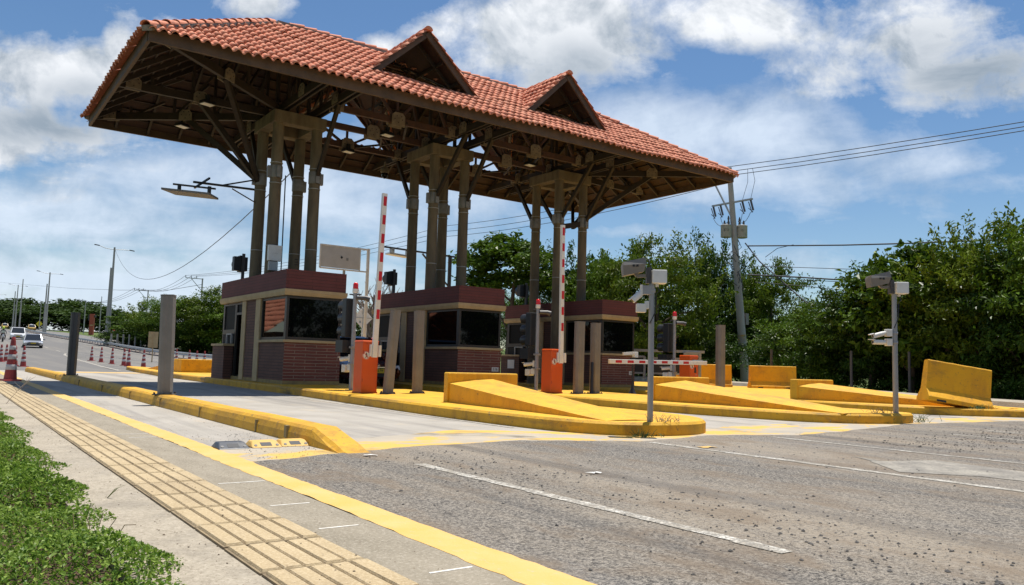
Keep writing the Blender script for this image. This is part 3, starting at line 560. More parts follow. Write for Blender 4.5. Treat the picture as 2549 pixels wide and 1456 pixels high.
# gablets on both long slopes
def gablet(cx,hw,sgn):
    DY_,DZB,_,kk=GP[sgn]; hw*=kk; yf=DY_ if sgn>0 else YF+YN-DY_; back=YN+RUN*(DZP-ZE)/(ZR-ZE); yb=back if sgn>0 else YF+YN-back; L_=abs(yb-yf)+.22; ov=.22
    fr=cb(MB().bar((cx-hw-.05,yf-sgn*.1,DZB-.05),(cx,yf-sgn*.1,DZP-.02),.06,.2).bar((cx+hw+.05,yf-sgn*.1,DZB-.05),(cx,yf-sgn*.12,DZP-.02),.06,.2),'gablet_bargeboard',FASC)
    b=MB()
    for s in (-1,1):
        b.slab([(cx+s*(hw-.02),yf,DZB+.02),(cx,yf,DZP-.02),(cx,yb,DZP-.02)],.03)
    cb(b,'boarding',TILEU,fr,loc=(0,0,0))
    b=MB()
    for s in (-1,1):
        for t in (.3,.62): b.bar((cx+s*hw*(1-t),yf,DZB+(DZP-DZB)*t-.09),(cx+s*hw*(1-t),yf+sgn*(L_-.2)*t,DZB+(DZP-DZB)*t-.09),.06,.1)
        b.bar((cx+s*hw*.95,yf+sgn*.5,DZB+.0),(cx,yf+sgn*.5,DZP-.12),.06,.1)
    if sgn>0: b.bar((cx-hw,yf+sgn*.15,DZB+.0),(cx+hw,yf+sgn*.15,DZB+.0),.08,.16)
    b.bar((cx,yf,DZP-.1),(cx,yb,DZP-.1),.07,.12)
    cb(b,'purlin',WOOD,fr,loc=(0,0,0))
    vl=math.hypot(hw+.1,(DZP-DZB)*(hw+.1)/hw)
    for s in (-1,1):
        o=tiles('gablet_tiles',(cx+s*(hw+.1),yf-sgn*ov,DZB-(DZP-DZB)*.1/hw+.05),(0,sgn,0),(-s*(hw+.1),0,(DZP-DZB)*(hw+.1)/hw),L_+.35,vl,lambda v:0,lambda v:ov+.1+(L_-.1)*v/vl,parent=fr,seed=int(cx*7+s)+sgn); o.location=(0,0,0)
    p,q=Vector((cx,yf-sgn*ov,DZP+.08)),Vector((cx,yb,DZP+.1)); bb=MB(); 
    for k in range(int((q-p).length/.42)+1):
        o=p.lerp(q,min(1,k*.42/(q-p).length)); bb.loft([[ (o.x+math.cos(t)*.14,o.y+sgn*e,o.z+math.sin(t)*.12-.02-e*.06) for t in [PI*j/8 for j in range(9)]] for e in (-.02,.46)],0,False)
    bb.build('gablet_ridge_tiles',[TILE],fr)
    b=MB()
    for s in (-1,1): b.tube([(cx+s*(hw+.16),yf+sgn*.02,DZB-.02),(cx+s*hw*.55,yf+sgn*(L_*.45),DZB+(DZP-DZB)*.47),(cx+s*.1,yb,DZP+.04)],.07,6)
    b.build('valley_mortar',MORT,fr)
for cx,hw in DOR: gablet(cx,hw,1); gablet(cx,hw,-1)
# columns, cap beams, collars
for i,xc in enumerate(XC):
    x0,x1=xc-HX,xc+HX; e=.22
    cap=MB()
    cap.box(x0-e,x1+e,CY0-e,CY0+.14,7.96,8.33).box(x0-e,x1+e,CY1-.14,CY1+e,7.96,8.33).box(x0-e,x0+.14,CY0+.14,CY1-.14,7.965,8.325).box(x1-.14,x1+e,CY0+.14,CY1-.14,7.965,8.325)
    cb(cap,'cap_beam',CONC,bevel=.015)
    for x in (x0,x1):
        for y in (CY0,CY1):
            c=cb(MB().lathe([(.19,IZ),(.185,3),(.175,5),(.165,7.96)],(x,y,0),20),'column',CONC)
            c.location=(-14,-23.95,0)
            k=MB().lathe([(.187,6.27),(.19,6.28),(.19,6.63),(.187,6.64)],(x,y,0),20); s=1 if x>xc else -1; t=1 if y>YR else -1
            k.box(x+s*.15,x+s*.26,y-.06,y+.06,6.27,6.62); k.box(x-.06,x+.06,min(y+t*.15,y+t*.26),max(y+t*.15,y+t*.26),6.27,6.62)
            k.build('collar',COLLAR,c)
            for z in (6.72,6.1,4.2): MB().lathe([(.186,z),(.189,z+.004),(.189,z+.018),(.186,z+.022)],(x,y,0),18).build('strap',GALV,c)
def beam(name,p,q,w=.09,h=.22,mat=WOOD,double=True):
    p,q=Vector(p),Vector(q); d=(q-p).normalized(); a=d.cross(Vector((0,0,1))).normalized()*.085; mb=MB()
    if double: mb.bar(p+a,q+a,w*.7,h); mb.bar(p-a,q-a,w*.7,h)
    else: mb.bar(p,q,w,h)
    return cb(mb,name,mat)
def plate(p,nrm,w=.42,h=.36,t=.03):
    p=Vector(p); nrm=Vector(nrm).normalized(); u=nrm.cross(Vector((0,0,1))).normalized(); z=Vector((0,0,1)); c=.1; pts=[(-w/2,-h/2),(w/2,-h/2),(w/2,h/2-c),(w/2-c,h/2),(-w/2+c,h/2),(-w/2,h/2-c)]
    mb=MB()
    for s in (-1,1): mb.slab([p+nrm*(s*.1)+u*x+z*y for x,y in pts],t if s>0 else -t)
    for x,y in ((-.13,.0),(.13,.0),(-.06,.1),(.1,.1),(0,-.1)):
        mb.bar(p-nrm*.138+u*x+z*y,p+nrm*.138+u*x+z*y,.03,mi=1)
    return cb(mb,'gusset_plate',[GUSS,DARK])
ZB=8.46
for i,xc in enumerate(XC):
    for x in (xc-.47,xc+.55):
        beam('cross_beam',(x,YN+.05,ZB),(x,YF-.05,ZB))
        for sgn,y0 in ((1,YN),(-1,YF)):                                # truss webs over each cross beam
            zr=lambda y:ZE+(ZR-ZE)*(1-abs(y-YR)/RUN)-.2
            y1=y0+sgn*2.05; y2=y0+sgn*3.4
            cb(MB().bar((x,y1,ZB),(x,y1,zr(y1)),.08).bar((x,y2,ZB),(x,y2,zr(y2)),.08).bar((x,y1,ZB),(x,y2,zr(y2)),.075).bar((x,y0+sgn*.9,ZB),(x,y1,zr(y1)),.075),'truss_web',WOOD)
            plate((x,y1,ZB+.1),(1,0,0)); 
        if x>xc or i>0 : pass
    for x in (xc-HX,xc+HX):
        bx=xc-.47 if x<xc else xc+.55
        if not (i==0 and x<xc):
            cb(MB().bar((x,CY0-.12,6.42),(bx,21.55,ZB-.08),.11,.13),'strut',WOOD)
        cb(MB().bar((x,CY1+.12,6.42),(bx,26.35,ZB-.08),.11,.13),'strut',WOOD)
    cb(MB().bar((xc-.47,YR,ZB),(xc-.47,YR,ZR-.2),.1).bar((xc+.55,YR,ZB),(xc+.55,YR,ZR-.2),.1),'king_post',WOOD)
for i in (0,1):
    xa,xb=XC[i]+.6,XC[i+1]-.5; xm=(xa+xb)/2
    for y,mat in ((22.2,WOODR),(23.98,WOODR),(26.0,WOODR)):
        beam('long_beam',(xa,y,ZB+.02),(xb,y,ZB+.02),.11,.2,mat,False); zr=ZE+(ZR-ZE)*(1-abs(y-YR)/RUN)-.25
        if y==26.0: zr=9.15
        cb(MB().bar((xm,y,ZB),(xm-1.2,y,zr),.08).bar((xm,y,ZB),(xm+1.2,y,zr),.08).bar((xm,y,ZB),(xm,y,zr),.07).bar((xa+.3,y,ZB),(xm-1.2,y,zr),.08).bar((xb-.3,y,ZB),(xm+1.2,y,zr),.08).bar((xa+.2,y,zr),(xb-.2,y,zr),.09,.12),'truss_web',mat)
        plate((xm,y,ZB+.04),(0,1,0),.46,.44)
        for x in (xa+.15,xb-.15): plate((x,y,ZB+.06),(0,1,0),.36,.36)
        cb(MB().bar((xm+.3,y-.12,ZB-.02),(xm+1.1,y+1.6 if y<24 else y-1.5,ZB-.02),.06),'brace',WOOD)
# cantilevered ends: corner and middle beams, and the struts under them
for s,xe,xc in ((-1,XL,XC[0]),(1,XR,XC[2])):
    xcol=xc+s*HX; nodes=(((xe-s*.1,YN+.15),(xcol+s*.1,CY0),.47),((xe-s*.05,YR+.25),(xcol+s*.1,YR+.1),.47),((xe-s*.1,YF-.15),(xcol+s*.1,CY1),.44))
    for (p,q,f) in nodes:
        beam('end_beam',(p[0],p[1],ZB),(q[0],q[1],ZB),.12,.22,WOOD,False)
        m=Vector((q[0]+(p[0]-q[0])*f,q[1]+(p[1]-q[1])*f,ZB))
        cb(MB().bar((xcol+s*.1,CY1-.05 if s<0 else (CY0+CY1)/2,6.4),(m.x,m.y,ZB-.06),.13,.17),'strut',WOOD)
        plate((m.x,m.y,ZB+.02),(p[1]-q[1],q[0]-p[0],0),.42,.34); plate((p[0]-s*.45,p[1]-(p[1]-q[1])*.1,ZB+.06),(p[1]-q[1],q[0]-p[0],0),.4,.34)
        for f2 in (.28,.52,.78):
            x,y=q[0]+(p[0]-q[0])*f2,q[1]+(p[1]-q[1])*f2; zz=ZE+(ZR-ZE)*max(0,min(abs(x-xe)/RUN,(1-abs(y-YR)/RUN)))-.2
            if zz>ZB+.1: cb(MB().bar((x,y,ZB),(x,y,zz),.08).bar((x,y,ZB),(q[0]+(p[0]-q[0])*(f2-.2),q[1]+(p[1]-q[1])*(f2-.2),zz+.15),.07),'truss_web',WOOD)
# column-side braces on the right-hand cluster (short cranked outrigger)
cb(MB().bar((XC[2]+HX-.15,CY0,6.4),(XC[2]-HX+.2,CY0+.05,6.2),.14,.2),'tie_beam',WOOD)
# lamps hanging under the canopy
def floodlight(x,y,z,label,rz=0):
    t=thing('floodlight',label,'floodlight',(x,y,z),(0,0,rz),'floodlights under the canopy')
    MB().box(-.2,.2,-.15,.15,-.1,.0,tx=.03,ty=.03).box(-.05,.05,-.05,.05,0,.18).build('housing',DARK,t); MB().box(-.17,.17,-.12,.12,-.112,-.1).build('lens',WHITEB,t); return t
floodlight(5.89,23.6,8.28,'floodlight under the middle end beam at the left end of the canopy',.3)
floodlight(5.89,26.5,8.28,'floodlight under the rear corner beam at the left end of the canopy',.5)
floodlight(11.4,23.0,8.3,'floodlight between the first two column clusters, nearer the front eave',.2)
floodlight(11.3,25.8,8.3,'floodlight seen against the sky opening between the first two column clusters',.2)
floodlight(17.2,22.95,8.3,'floodlight between the second and third column clusters',.2)
t=thing('dome_camera','black dome camera hanging under the canopy by the middle column cluster','security camera',(13.3,26.9,8.2))
MB().lathe([(.1,-.02),(.16,-.05),(.16,-.2),(.14,-.24)],n=16).build('housing',GUSS,t); MB().lathe([(.13,-.24),(.13,-.3),(.1,-.4),(.04,-.44)],n=16).build('dome',GLASS,t); MB().bar((0,0,-.03),(0,0,.2),.06).build('bracket',GUSS,t)
# light panel on an arm from the left-most column
t=thing('light_panel','flat floodlight panel on a bracket arm from the left-most canopy column','light panel',(7.7,24.6,6.2))
MB().bar((0,0,-.1),(-1.9,-.35,-.22),.06).bar((.05,0,.22),(-1.0,-.2,-.15),.045).bar((-.7,-.1,-.2),(.05,0,-.5),.03).bar((-1.55,-.75,-.12),(-1.75,.1,-.3),.05).build('arm',DARK,t)
u=MB(); u.bar((-2.35,.15,-.27),(-1.25,-.35,-.33),.05); 
for f in (.15,.85): u.bar((-2.35+1.1*f,.15-.5*f,-.27),(-2.35+1.1*f,.15-.5*f,-.5),.09)
u.build('rail',DARK,t)
MB().slab([(-2.7,.0,-.45),(-1.5,-.6,-.52),(-1.1,-.15,-.55),(-2.2,.4,-.48)],.06).build('panel',STEEL,t)
# ---------------------------------------------------------------- toll booths
def booth(loc,label):
    t=thing('toll_booth',label,'toll booth',loc,group='toll booths on the islands')
    W_,L_=1.63,5.9; zs,zw0,zw1,zc=1.14,1.22,2.42,2.59
    wl=MB(); wl.box(0,.1,0,2.05,.1,zs).box(0,.1,2.45,3.38,.1,zw1).box(W_-.1,W_,0,2.05,.1,zs).box(W_-.1,W_,2.05,L_,.1,zw1).box(.1,W_-.1,L_-.1,L_,.1,zw1)
    w=wl.build('wall',BRB,t); MB().box(.002,W_-.002,-.012,.09,.1,zs).build('front_wall',BRR,t)
    MB().box(-.005,W_+.005,-.015,L_,0,.1).build('plinth',PLIN,t)
    MB().box(.12,W_-.12,.12,L_-.12,.1,.14).box(.12,W_-.12,.12,L_-.12,zw1,zc-.01).build('interior',INT,t)
    MB().box(.2,.8,.3,1.9,.85,.92).box(.35,.75,.6,1.0,.92,1.4).box(1.0,1.4,.5,1.1,.85,1.25).build('desk',INT,t)
    MB().box(-.05,W_+.05,-.05,2.05,zs,zs+.075).build('sill',CREAM,t,bevel=.01)
    MB().box(-.07,W_+.07,-.07,L_+.05,zw1,zw1+.09,tx=-.03,ty=-.03).box(-.10,W_+.10,-.10,L_+.08,zw1+.09,zc).build('cornice',CREAM,t)
    MB().box(-.06,W_+.06,-.06,L_+.04,zc,3.13).build('parapet',BRT,t)
    for y0,y1 in ((2.05,2.45),(3.38,3.74)): MB().box(-.03,.12,y0,y1,.02,zw1-.003).build('pilaster',CREAM,t)
    # corner glazing: front and side panes in dark frames
    def window(x0,x1,y0,y1,z0,z1,ax,gl=GLASS):
        f=MB(); e=.07
        if ax=='x': f.box(x0,x1,y0,y0+e,z0,z1).box(x0,x1,y1-e,y1,z0,z1).box(x0,x1,y0+e,y1-e,z0,z0+e).box(x0,x1,y0+e,y1-e,z1-e,z1)
        else: f.box(x0,x0+e,y0,y1,z0,z1).box(x1-e,x1,y0,y1,z0,z1).box(x0+e,x1-e,y0,y1,z0,z0+e).box(x0+e,x1-e,y0,y1,z1-e,z1)
        o=f.build('window',DFR,t); p=MB()
        if ax=='x': p.box((x0+x1)/2-.006,(x0+x1)/2+.006,y0+e,y1-e,z0+e,z1-e)
        else: p.box(x0+e,x1-e,(y0+y1)/2-.006,(y0+y1)/2+.006,z0+e,z1-e)
        p.build('pane',gl,o); return o
    window(.02,.09,.08,2.04,zw0,zw1-.004,'x'); window(.02,W_-.02,.01,.08,zw0,zw1-.004,'y'); window(W_-.09,W_-.02,.08,2.04,zw0,zw1-.004,'x')
    window(.03,.1,4.55,5.8,1.5,zw1-.004,'x',GLASS2); window(.03,.1,3.76,4.5,2.02,zw1-.004,'x',GLASS2)
    MB().box(.03,.1,4.47,4.55,0.1,zw1-.006).box(.03,.1,5.8,5.88,.1,zw1-.006).box(.02,.11,4.55,5.8,1.42,1.5).build('door_frame',DFR,t)
    d=MB().box(.10,.15,3.8,4.1,.12,2.0).build('door',DFR,t); MB().bar((.09,4.02,1.0),(.09,4.02,1.2),.03).build('handle',GALV,d)
    hw=MB().box(.02,.1,4.6,5.75,1.12,1.4); hw.build('cash_hatch',INT,t); MB().box(-.03,.03,4.7,4.76,1.12,1.42).box(-.03,.03,5.2,5.26,1.12,1.42).box(-.03,.03,4.7,5.26,1.40,1.44).build('hatch_frame',GREY,t)
    MB().box(-.26,.02,4.6,5.86,.0,1.04).build('counter_pier',BRB,t); MB().box(-.31,.06,4.56,5.9,1.04,1.11).build('counter',CREAM,t)
    return t
B1=booth((7.64,21.05,IZ),'brick toll booth nearest the camera, tiled roof reflected in its side window')
B2=dup(B1,(13.17,21.05,IZ),label='middle brick toll booth with the small number plate on its front wall')
B3=dup(B1,(19.28,21.15,IZ),label='farthest brick toll booth, in front of the dense roadside trees')
def wallplate(par,txt,x,z,w):
    o=MB().box(x-w/2,x+w/2,-.024,-.013,z-.07,z+.07).build('number_plate',WHITEB,par); text('number',txt,.13,DARK,o,(x,-.026,z),(PI/2,0,0),.002)
wallplate(B2,'116',1.42,.54,.26); wallplate(B3,'14',1.45,.52,.2)
MB().box(-.285,-.262,4.9,5.35,.55,.9).build('notice',WHITE,B3)
# signal lamp on a post on each booth roof, seen from behind
for i,(B,lab) in enumerate(((B1,'black signal lamp on a post on the roof of the nearest booth'),(B2,'black signal lamp on a post on the roof of the middle booth'),(B3,'black signal lamp on a post behind the roof of the farthest booth'))):
    x,y=B.location.x+.35,26.2; z=IZ+3.1
    t=thing('roof_signal',lab,'signal light',(x,y,z),group='signal lamps on the booth roofs')
    MB().bar((0,0,-.05),(0,0,.98),.085).build('post',STEELD,t); MB().box(-.28,.16,.05,.27,.42,.88).box(-.1,.05,.04,.3,.38,.92).build('housing',DARK,t)
    MB().lathe([(.16,0),(.18,.22),(.165,.22),(.15,.01)],n=18).build('visor',DARK,t,loc=(-.06,.27,.65),rot=(-PI/2,0,0))
# meter box strapped to a column
t=thing('meter_box','white meter box with a conduit on a column of the first cluster','meter box',(7.92,23.1,3.95))
MB().box(-.2,.2,-.14,.0,-.22,.25).build('case',WHITEB,t,bevel=.015); MB().box(-.16,.1,-.12,0,-.5,-.24).build('lower_box',GALV,t); MB().tube([(.22,-.02,2.4),(.24,-.02,-.6)],.018,6).build('conduit',DARK,t); text('lettering','_____',.06,DARK,t,(0,-.142,.03),(PI/2,0,0),.001)
t=text('column_number','111',.17,DARK,None,(9.14,24.51,3.95),(PI/2,RAD(90),RAD(-20)),.001); tag(t,'small dark number 111 painted on a rear column of the first cluster','number')
# ---------------------------------------------------------------- bollards
def bollard(loc,rz,lean,label,mat=STEEL,h=1.77,group='steel bollards'):
    t=thing('bollard',label,'bollard',loc,(lean[1],lean[0],rz),group)
    pol=[(-.115,-.04),(-.055,-.1),(.0,-.1),(.02,-.085),(.115,-.085),(.115,.1),(-.115,.1)]
    MB().prism(pol,0,h).build('post',mat,t,bevel=.006); pc=[(x*1.04,y*1.04) for x,y in pol]; MB().prism(pc,h,h+.02).build('cap',mat,t)
    b=MB().box(-.17,.17,-.15,.15,-.005,.015)
    for x in (-.14,.14):
        for y in (-.12,.12): b.lathe([(.018,.015),(.018,.045)],(x,y,0),8)
    b.build('base_plate',STEELD,t); return t
bollard((3.38,27.3,.185),-.5,(0,0),'dark bollard on the separator kerb, farther from the camera',STEELD,1.88)
bollard((3.37,15.14,.185),-.5,(-.03,0),'tall grey bollard on the near separator kerb, in front of the parked lanes',h=1.76)
bollard((8.09,15.75,IZ),-.45,(.055,0),'leaning grey bollard beside the first orange gate cabinet',h=1.82)
bollard((8.96,16.0,IZ),-.45,(-.01,0),'upright grey bollard to the right of the leaning one',h=1.86)
bollard((13.78,16.0,IZ),-.3,(.006,0),'grey bollard next to the second orange gate cabinet',h=1.88)
bollard((14.45,16.1,IZ),-.3,(0,0),'grey bollard right of the one by the second gate cabinet',h=1.88)
bollard((19.72,16.2,IZ),-.3,(0,0),'grey bollard standing before a yellow jersey barrier, right of the third gate',h=2.1)
# ---------------------------------------------------------------- barrier gates
def sticker(par,x,y,z,r=.09):
    y-=.0065; s=MB().disc((x,y,z),(0,-1,0),r,.004); o=s.build('no_pedestrians_sticker',WHITE,par)
    k=MB()
    ring=[]
    for a in range(28): t=2*PI*a/28; ring.append((x+math.cos(t)*r*.9,y-.006,z+math.sin(t)*r*.9))
    k.tube(ring+[ring[0]],r*.06,6,caps=False); k.bar((x-r*.6,y-.0062,z+r*.6),(x+r*.6,y-.0062,z-r*.6),r*.12,.004,up=(0,1,0)); k.build('ring',RED,o)
    f=MB().disc((x,y-.004,z+r*.5),(0,-1,0),r*.15,.003,12)
    for p,q,w in (((0,.33),(0,-.12),.2),((0,-.1),(-.28,-.62),.13),((0,-.1),(.25,-.62),.13),((0,.26),(-.3,-.0),.1),((0,.26),(.3,.02),.1)): f.bar((x+p[0]*r,y-.006,z+p[1]*r),(x+q[0]*r,y-.006,z+q[1]*r),w*r,.003,up=(0,1,0))
    f.build('pictogram',DARK,o)
def gate(loc,label,arm,keyhole=False,tilt=0.):
    t=thing('barrier_gate',label,'barrier gate',loc,group='orange barrier gates')
    c=MB().box(0,.38,0,.42,0,1.12).build('cabinet',ORG,t,bevel=.012); MB().box(-.006,.386,-.006,.426,1.12,1.15,tx=.02,ty=.02).build('lid',ORG,t); MB().box(-.004,.384,-.004,.424,1.085,1.091).build('seam',ORGD,t); MB().box(-.01,.39,-.01,.43,0,.03).build('base',ORGD,t)
    sticker(t,.09,-.001,.82); MB().box(.02,.36,-.006,.002,.06,1.06).build('door',ORG,t,bevel=.004)
    for hz in (.25,.85): MB().lathe([(.012,0),(.012,.07)],(.018,-.008,hz),8).build('hinge',ORGD,t)
    if keyhole: MB().box(.19,.28,-.012,0,.62,.78,tx=.01).build('lock_plate',DARK,t); MB().disc((.27,0,.56),(0,-1,0),.02,.012,12).build('lock',GALV,t)
    if arm=='up':
        a=thing('x','','',(0,0,0)); 
        ar=MB().box(-.055,.055,-.09,-.02,-.22,3.42); o=ar.build('arm',WHITE,t,loc=(.25,-.02,1.0),rot=(0,tilt,0)); bpy.data.objects.remove(a)
        MB().box(.10,.14,-.10,0,-.2,.05).box(-.10,-.062,-.06,0,-.2,.06).build('bracket',WHITE,o)
        for k in range(7):
            z=.62+k*.42; s=MB().box(-.03,.045,-.094,-.0905,z,z+.21); s.box(.0552,.0582,-.082,-.028,z,z+.21); s.build('red_stripe',RED,o)
    else:
        o=MB().box(-3.5,.55,-.1,-.03,-.06,.06).build('arm',WHITE,t,loc=(.1,-.02,.92),rot=(0,-.012,0),bevel=.008)
        MB().box(-.02,.4,-.05,-.0,.06,.09).build('bracket',GREY,o)
        for k in range(7): x=-3.28+k*.46; MB().box(x,x+.24,-.1035,-.1005,-.036,.036).build('red_stripe',RED,o)
    return t
gate((7.52,15.9,IZ),'first orange barrier gate with its striped arm raised beside the nearest island','up',tilt=.022)
gate((12.98,16.15,IZ),'second orange barrier gate with its striped arm raised in front of the farthest booth','up',tilt=-.012)
gate((18.55,16.4,IZ),'third orange barrier gate with its striped arm lowered level across the lane','down',True)
t=thing('arm_rest','black arm rest post with a tiny white camera under the lowered barrier arm','arm rest',(16.35,16.6,IZ-.02))
MB().lathe([(.12,0),(.1,.03),(.045,.14),(.028,.3),(.026,.98)],n=12).build('post',DARK,t); MB().bar((-.1,0,1.0),(.1,0,1.0),.05).build('cradle',DARK,t); MB().box(.02,.16,-.06,.06,1.04,1.2).build('junction_box',WHITEB,t,bevel=.01); MB().bar((-.3,.1,1.13),(-.02,0,1.16),.09,.08).build('camera',WHITEB,t)
# ---------------------------------------------------------------- lane signals with beacon
def cam_bullet(par,p,q,r=.055):
    p=Vector(p);q=Vector(q); o=MB().tube([p,p.lerp(q,.75),q],[r,r,r*.8],12).build('camera',WHITEB,par); d=(p-q).normalized()
    MB().bar(p-d*.02+Vector((0,0,r)),p+d*.06+Vector((0,0,r)),r*2,.012).build('sunshade',WHITEB,o); MB().disc(p,d,r*.7,.004,14).build('lens',DARK,o)
def lane_signal(loc,label):
    t=thing('lane_signal',label,'lane signal',loc,group='lane signal posts')
    MB().lathe([(.055,0),(.05,.02),(.048,2.28)],n=14).build('pole',GREY,t); MB().box(-.1,.1,-.1,.1,0,.02).build('base_plate',STEELD,t)
    be=MB().lathe([(.06,2.28),(.07,2.3),(.07,2.38)],n=14).build('beacon',WHITE,t); MB().lathe([(.062,2.38),(.062,2.48),(.05,2.52),(.02,2.535)],n=14).build('lens',REDL,be)
    MB().tube([(.02,-.06,2.17),(.2,-.16,2.17),(.28,-.2,2.14)],[.05,.06,.075],10).bar((-.1,.1,2.25),(.1,-.1,2.25),.03).build('siren',STEELD,t)
    h=MB().box(-.17,.10,.10,.34,1.24,2.16).build('signal_head',DARK,t,bevel=.02)
    for z in (2.0,1.7,1.4):
        v=MB().lathe([(.125,0),(.135,.26),(.125,.26),(.11,.01)],n=16).build('visor',DARK,h,loc=(-.03,.34,z),rot=(-PI/2,0,0)); MB().disc((0,0,.02),(0,0,1),.1,.01,16).build('lamp',GLASS,v)
    MB().box(-.22,.12,.1,.5,.88,1.17).build('display_box',DARK,t); MB().box(-.07,.07,-.07,.07,.98,1.03).box(-.07,.07,-.07,.07,.6,.63).build('clamp',GREY,t)
    cam_bullet(t,(-.1,.42,.72),(.02,.12,.76)); MB().box(-.05,.03,.05,.12,.66,.84).build('camera_mount',WHITEB,t)
    MB().box(-.08,.08,.22,.42,.42,.6).box(-.03,.03,.06,.22,.46,.62).build('camera_box',WHITEB,t,bevel=.01); return t
S1=lane_signal((7.93,17.3,IZ),'lane signal post with red beacon between the nearest booth and the first orange cabinet')
dup(S1,(13.42,17.35,IZ),label='lane signal post with red beacon between the middle booth and the second orange cabinet')
dup(S1,(18.95,17.4,IZ),label='lane signal post with red beacon against the trees, behind the lowered arm')
# ---------------------------------------------------------------- camera posts at the island ends
def cam_post(loc,sc,label,two):
    t=thing('camera_post',label,'camera post',loc,(0,0,RAD(-36)),'camera posts on the island ends'); t.scale=(sc,sc,sc)
    MB().lathe([(.041,0),(.04,1.02),(.038,1.9)],n=16).build('pole',GREY,t); MB().lathe([(.07,0),(.065,.012)],n=16).build('base_plate',GREY,t)
    h=MB().loft([[(x,y+dy,z+dz) for x,y,z in ((-.40,-.1,2.13),(-.11,-.1,2.15),(-.11,.1,2.15),(-.40,.1,2.13))] for dy,dz in ((.0,-.11),(.0,.0))],0,False)
    h=MB(); h.loft([[(-.40,-.09,1.99),(-.40,.09,1.99),(-.415,.12,2.13),(-.40,.10,2.18),(-.40,-.10,2.18),(-.415,-.12,2.13)],[(-.12,-.09,2.06),(-.12,.09,2.06),(-.10,.12,2.16),(-.11,.10,2.25),(-.11,-.10,2.25),(-.10,-.12,2.16)]],0,False)
    o=h.build('camera_housing',STEEL,t); b=MB()
    for x in (-.27,-.22): b.box(x-.015,x+.015,-.124,-.10,2.115,2.145)
    b.build('lens_hole',DARK,o); MB().bar((-.24,0,2.05),(-.2,0,2.0),.05).bar((-.2,0,2.0),(-.06,0,2.01),.045).build('housing_bracket',STEEL,t)
    MB().box(-.08,-.02,-.05,.05,1.9,2.12).build('mounting_block',STEELD,t); MB().tube([(-.12,.03,2.22),(-.05,.03,2.24),(0,.02,2.1),(-.02,.03,1.95)],.008,6).build('cable',DARK,t)
    MB().box(-.01,.19,-.11,.06,1.9,2.085).build('terminal_box',WHITEB,t,bevel=.012); MB().box(.05,.09,-.03,.01,1.86,1.9).build('cable_gland',WHITEB,t)
    MB().tube([(.07,-.01,1.87),(.1,-.03,1.8),(.05,-.045,1.76),(.045,-.03,1.5),(-.03,-.045,1.35)],.007,6).build('drop_cable',DARK,t)
    if not two:
        MB().box(-.13,.03,-.05,.05,1.75,1.87).build('bracket',GREY,t); MB().lathe([(.05,1.78),(.052,1.78),(.052,1.83),(.05,1.83)],n=14).build('clamp',GREY,t)
        cam_bullet(t,(-.27,-.02,1.66),(-.13,0,1.78),.045); MB().box(-.155,-.13,-.045,.045,1.74,1.88).build('camera_mount',WHITEB,t)
        MB().box(-.21,-.08,-.06,.05,1.5,1.62).box(-.09,-.035,-.04,.04,1.55,1.66).build('camera_box',WHITEB,t,bevel=.008)
    else:
        for z,dz in ((1.27,.06),(1.12,-.0)):
            MB().box(-.145,-.055,-.05,.05,z-.055,z+.06).build('camera_mount',WHITEB,t,bevel=.008); MB().lathe([(.045,z-.02),(.047,z-.02),(.047,z+.02),(.045,z+.02)],n=14).build('clamp',GREY,t)
            cam_bullet(t,(-.36,-.02,z-dz),(-.15,0,z),.038)
    return t
cam_post(at(1618,1052,10.75)-Vector((0,0,.01)),1.,'grey camera post in the foreground at the rounded end of the nearest island',False)
cam_post(at(2230,1029,15.35),1.22,'grey camera post at the end of the second island, before the tilted yellow barrier',True)
# ---------------------------------------------------------------- crash ramps and jersey barriers
def ramp(BL,BR,EL,ER,hl,hr,blk,label,bw=.22,flip=False):
    t=thing('crash_ramp',label,'crash ramp',(BL[0],BL[1],IZ-.01),group='yellow concrete crash ramps'); n=14; b=MB(); rg=random.Random(int(BL[0]*10)); V=[];F=[]; m=5
    bl,br,el,er=[Vector((p[0]-BL[0],p[1]-BL[1],0)) for p in (BL,BR,EL,ER)]
    for i in range(n+1):
        s=i/n; hL=hl*(1-s)**1.08+.01; hR=hr*(1-s)**1.0+.01
        for j in range(m+1):
            f=j/m; p=bl.lerp(el,s).lerp(br.lerp(er,s),f); z=hL+(hR-hL)*f+.012*math.sin(f*PI)+rg.uniform(-.004,.004); V.append((p.x,p.y,z))
    for i in range(n):
        for j in range(m): F.append((i*(m+1)+j,i*(m+1)+j+1,(i+1)*(m+1)+j+1,(i+1)*(m+1)+j))
    b.add(V,F,0,True)
    for j in (0,m):
        q=[V[i*(m+1)+j] for i in range(n+1)]; b.add(q+[(p[0],p[1],-.02) for p in q],[(i,i+1,n+2+i,n+1+i) for i in range(n)])
    q=[V[j] for j in range(m+1)]; b.add(q+[(p[0],p[1],-.02) for p in q],[(i,i+1,m+2+i,m+1+i) for i in range(m)])
    b.build('ramp',YEL,t)
    d=(bl-el).normalized(); a=(Vector(blk)-Vector(BL)).to_3d(); nrm=d*bw
    MB().prism([(-.04*a.normalized().x,-.04*a.normalized().y),(a.x,a.y),(a.x+nrm.x,a.y+nrm.y),(nrm.x,nrm.y)],-.02,.55).build('end_block',YEL,t,bevel=.025); return t
ramp((7.58,12.36),(8.52,12.36),(7.36,7.95),(8.15,7.85),.345,.43,(9.12,12.36),'yellow crash ramp at the end of the nearest island, by the foreground camera post')
ramp((13.1,12.6),(14.1,12.6),(13.45,8.25),(14.3,8.1),.36,.46,(14.95,12.6),'yellow crash ramp on the second island, behind the foreground camera post')
ramp((18.75,12.8),(19.7,12.8),(20.6,8.45),(21.4,8.5),.36,.45,(20.4,12.8),'yellow crash ramp on the farthest island, running down towards the tilted barrier')
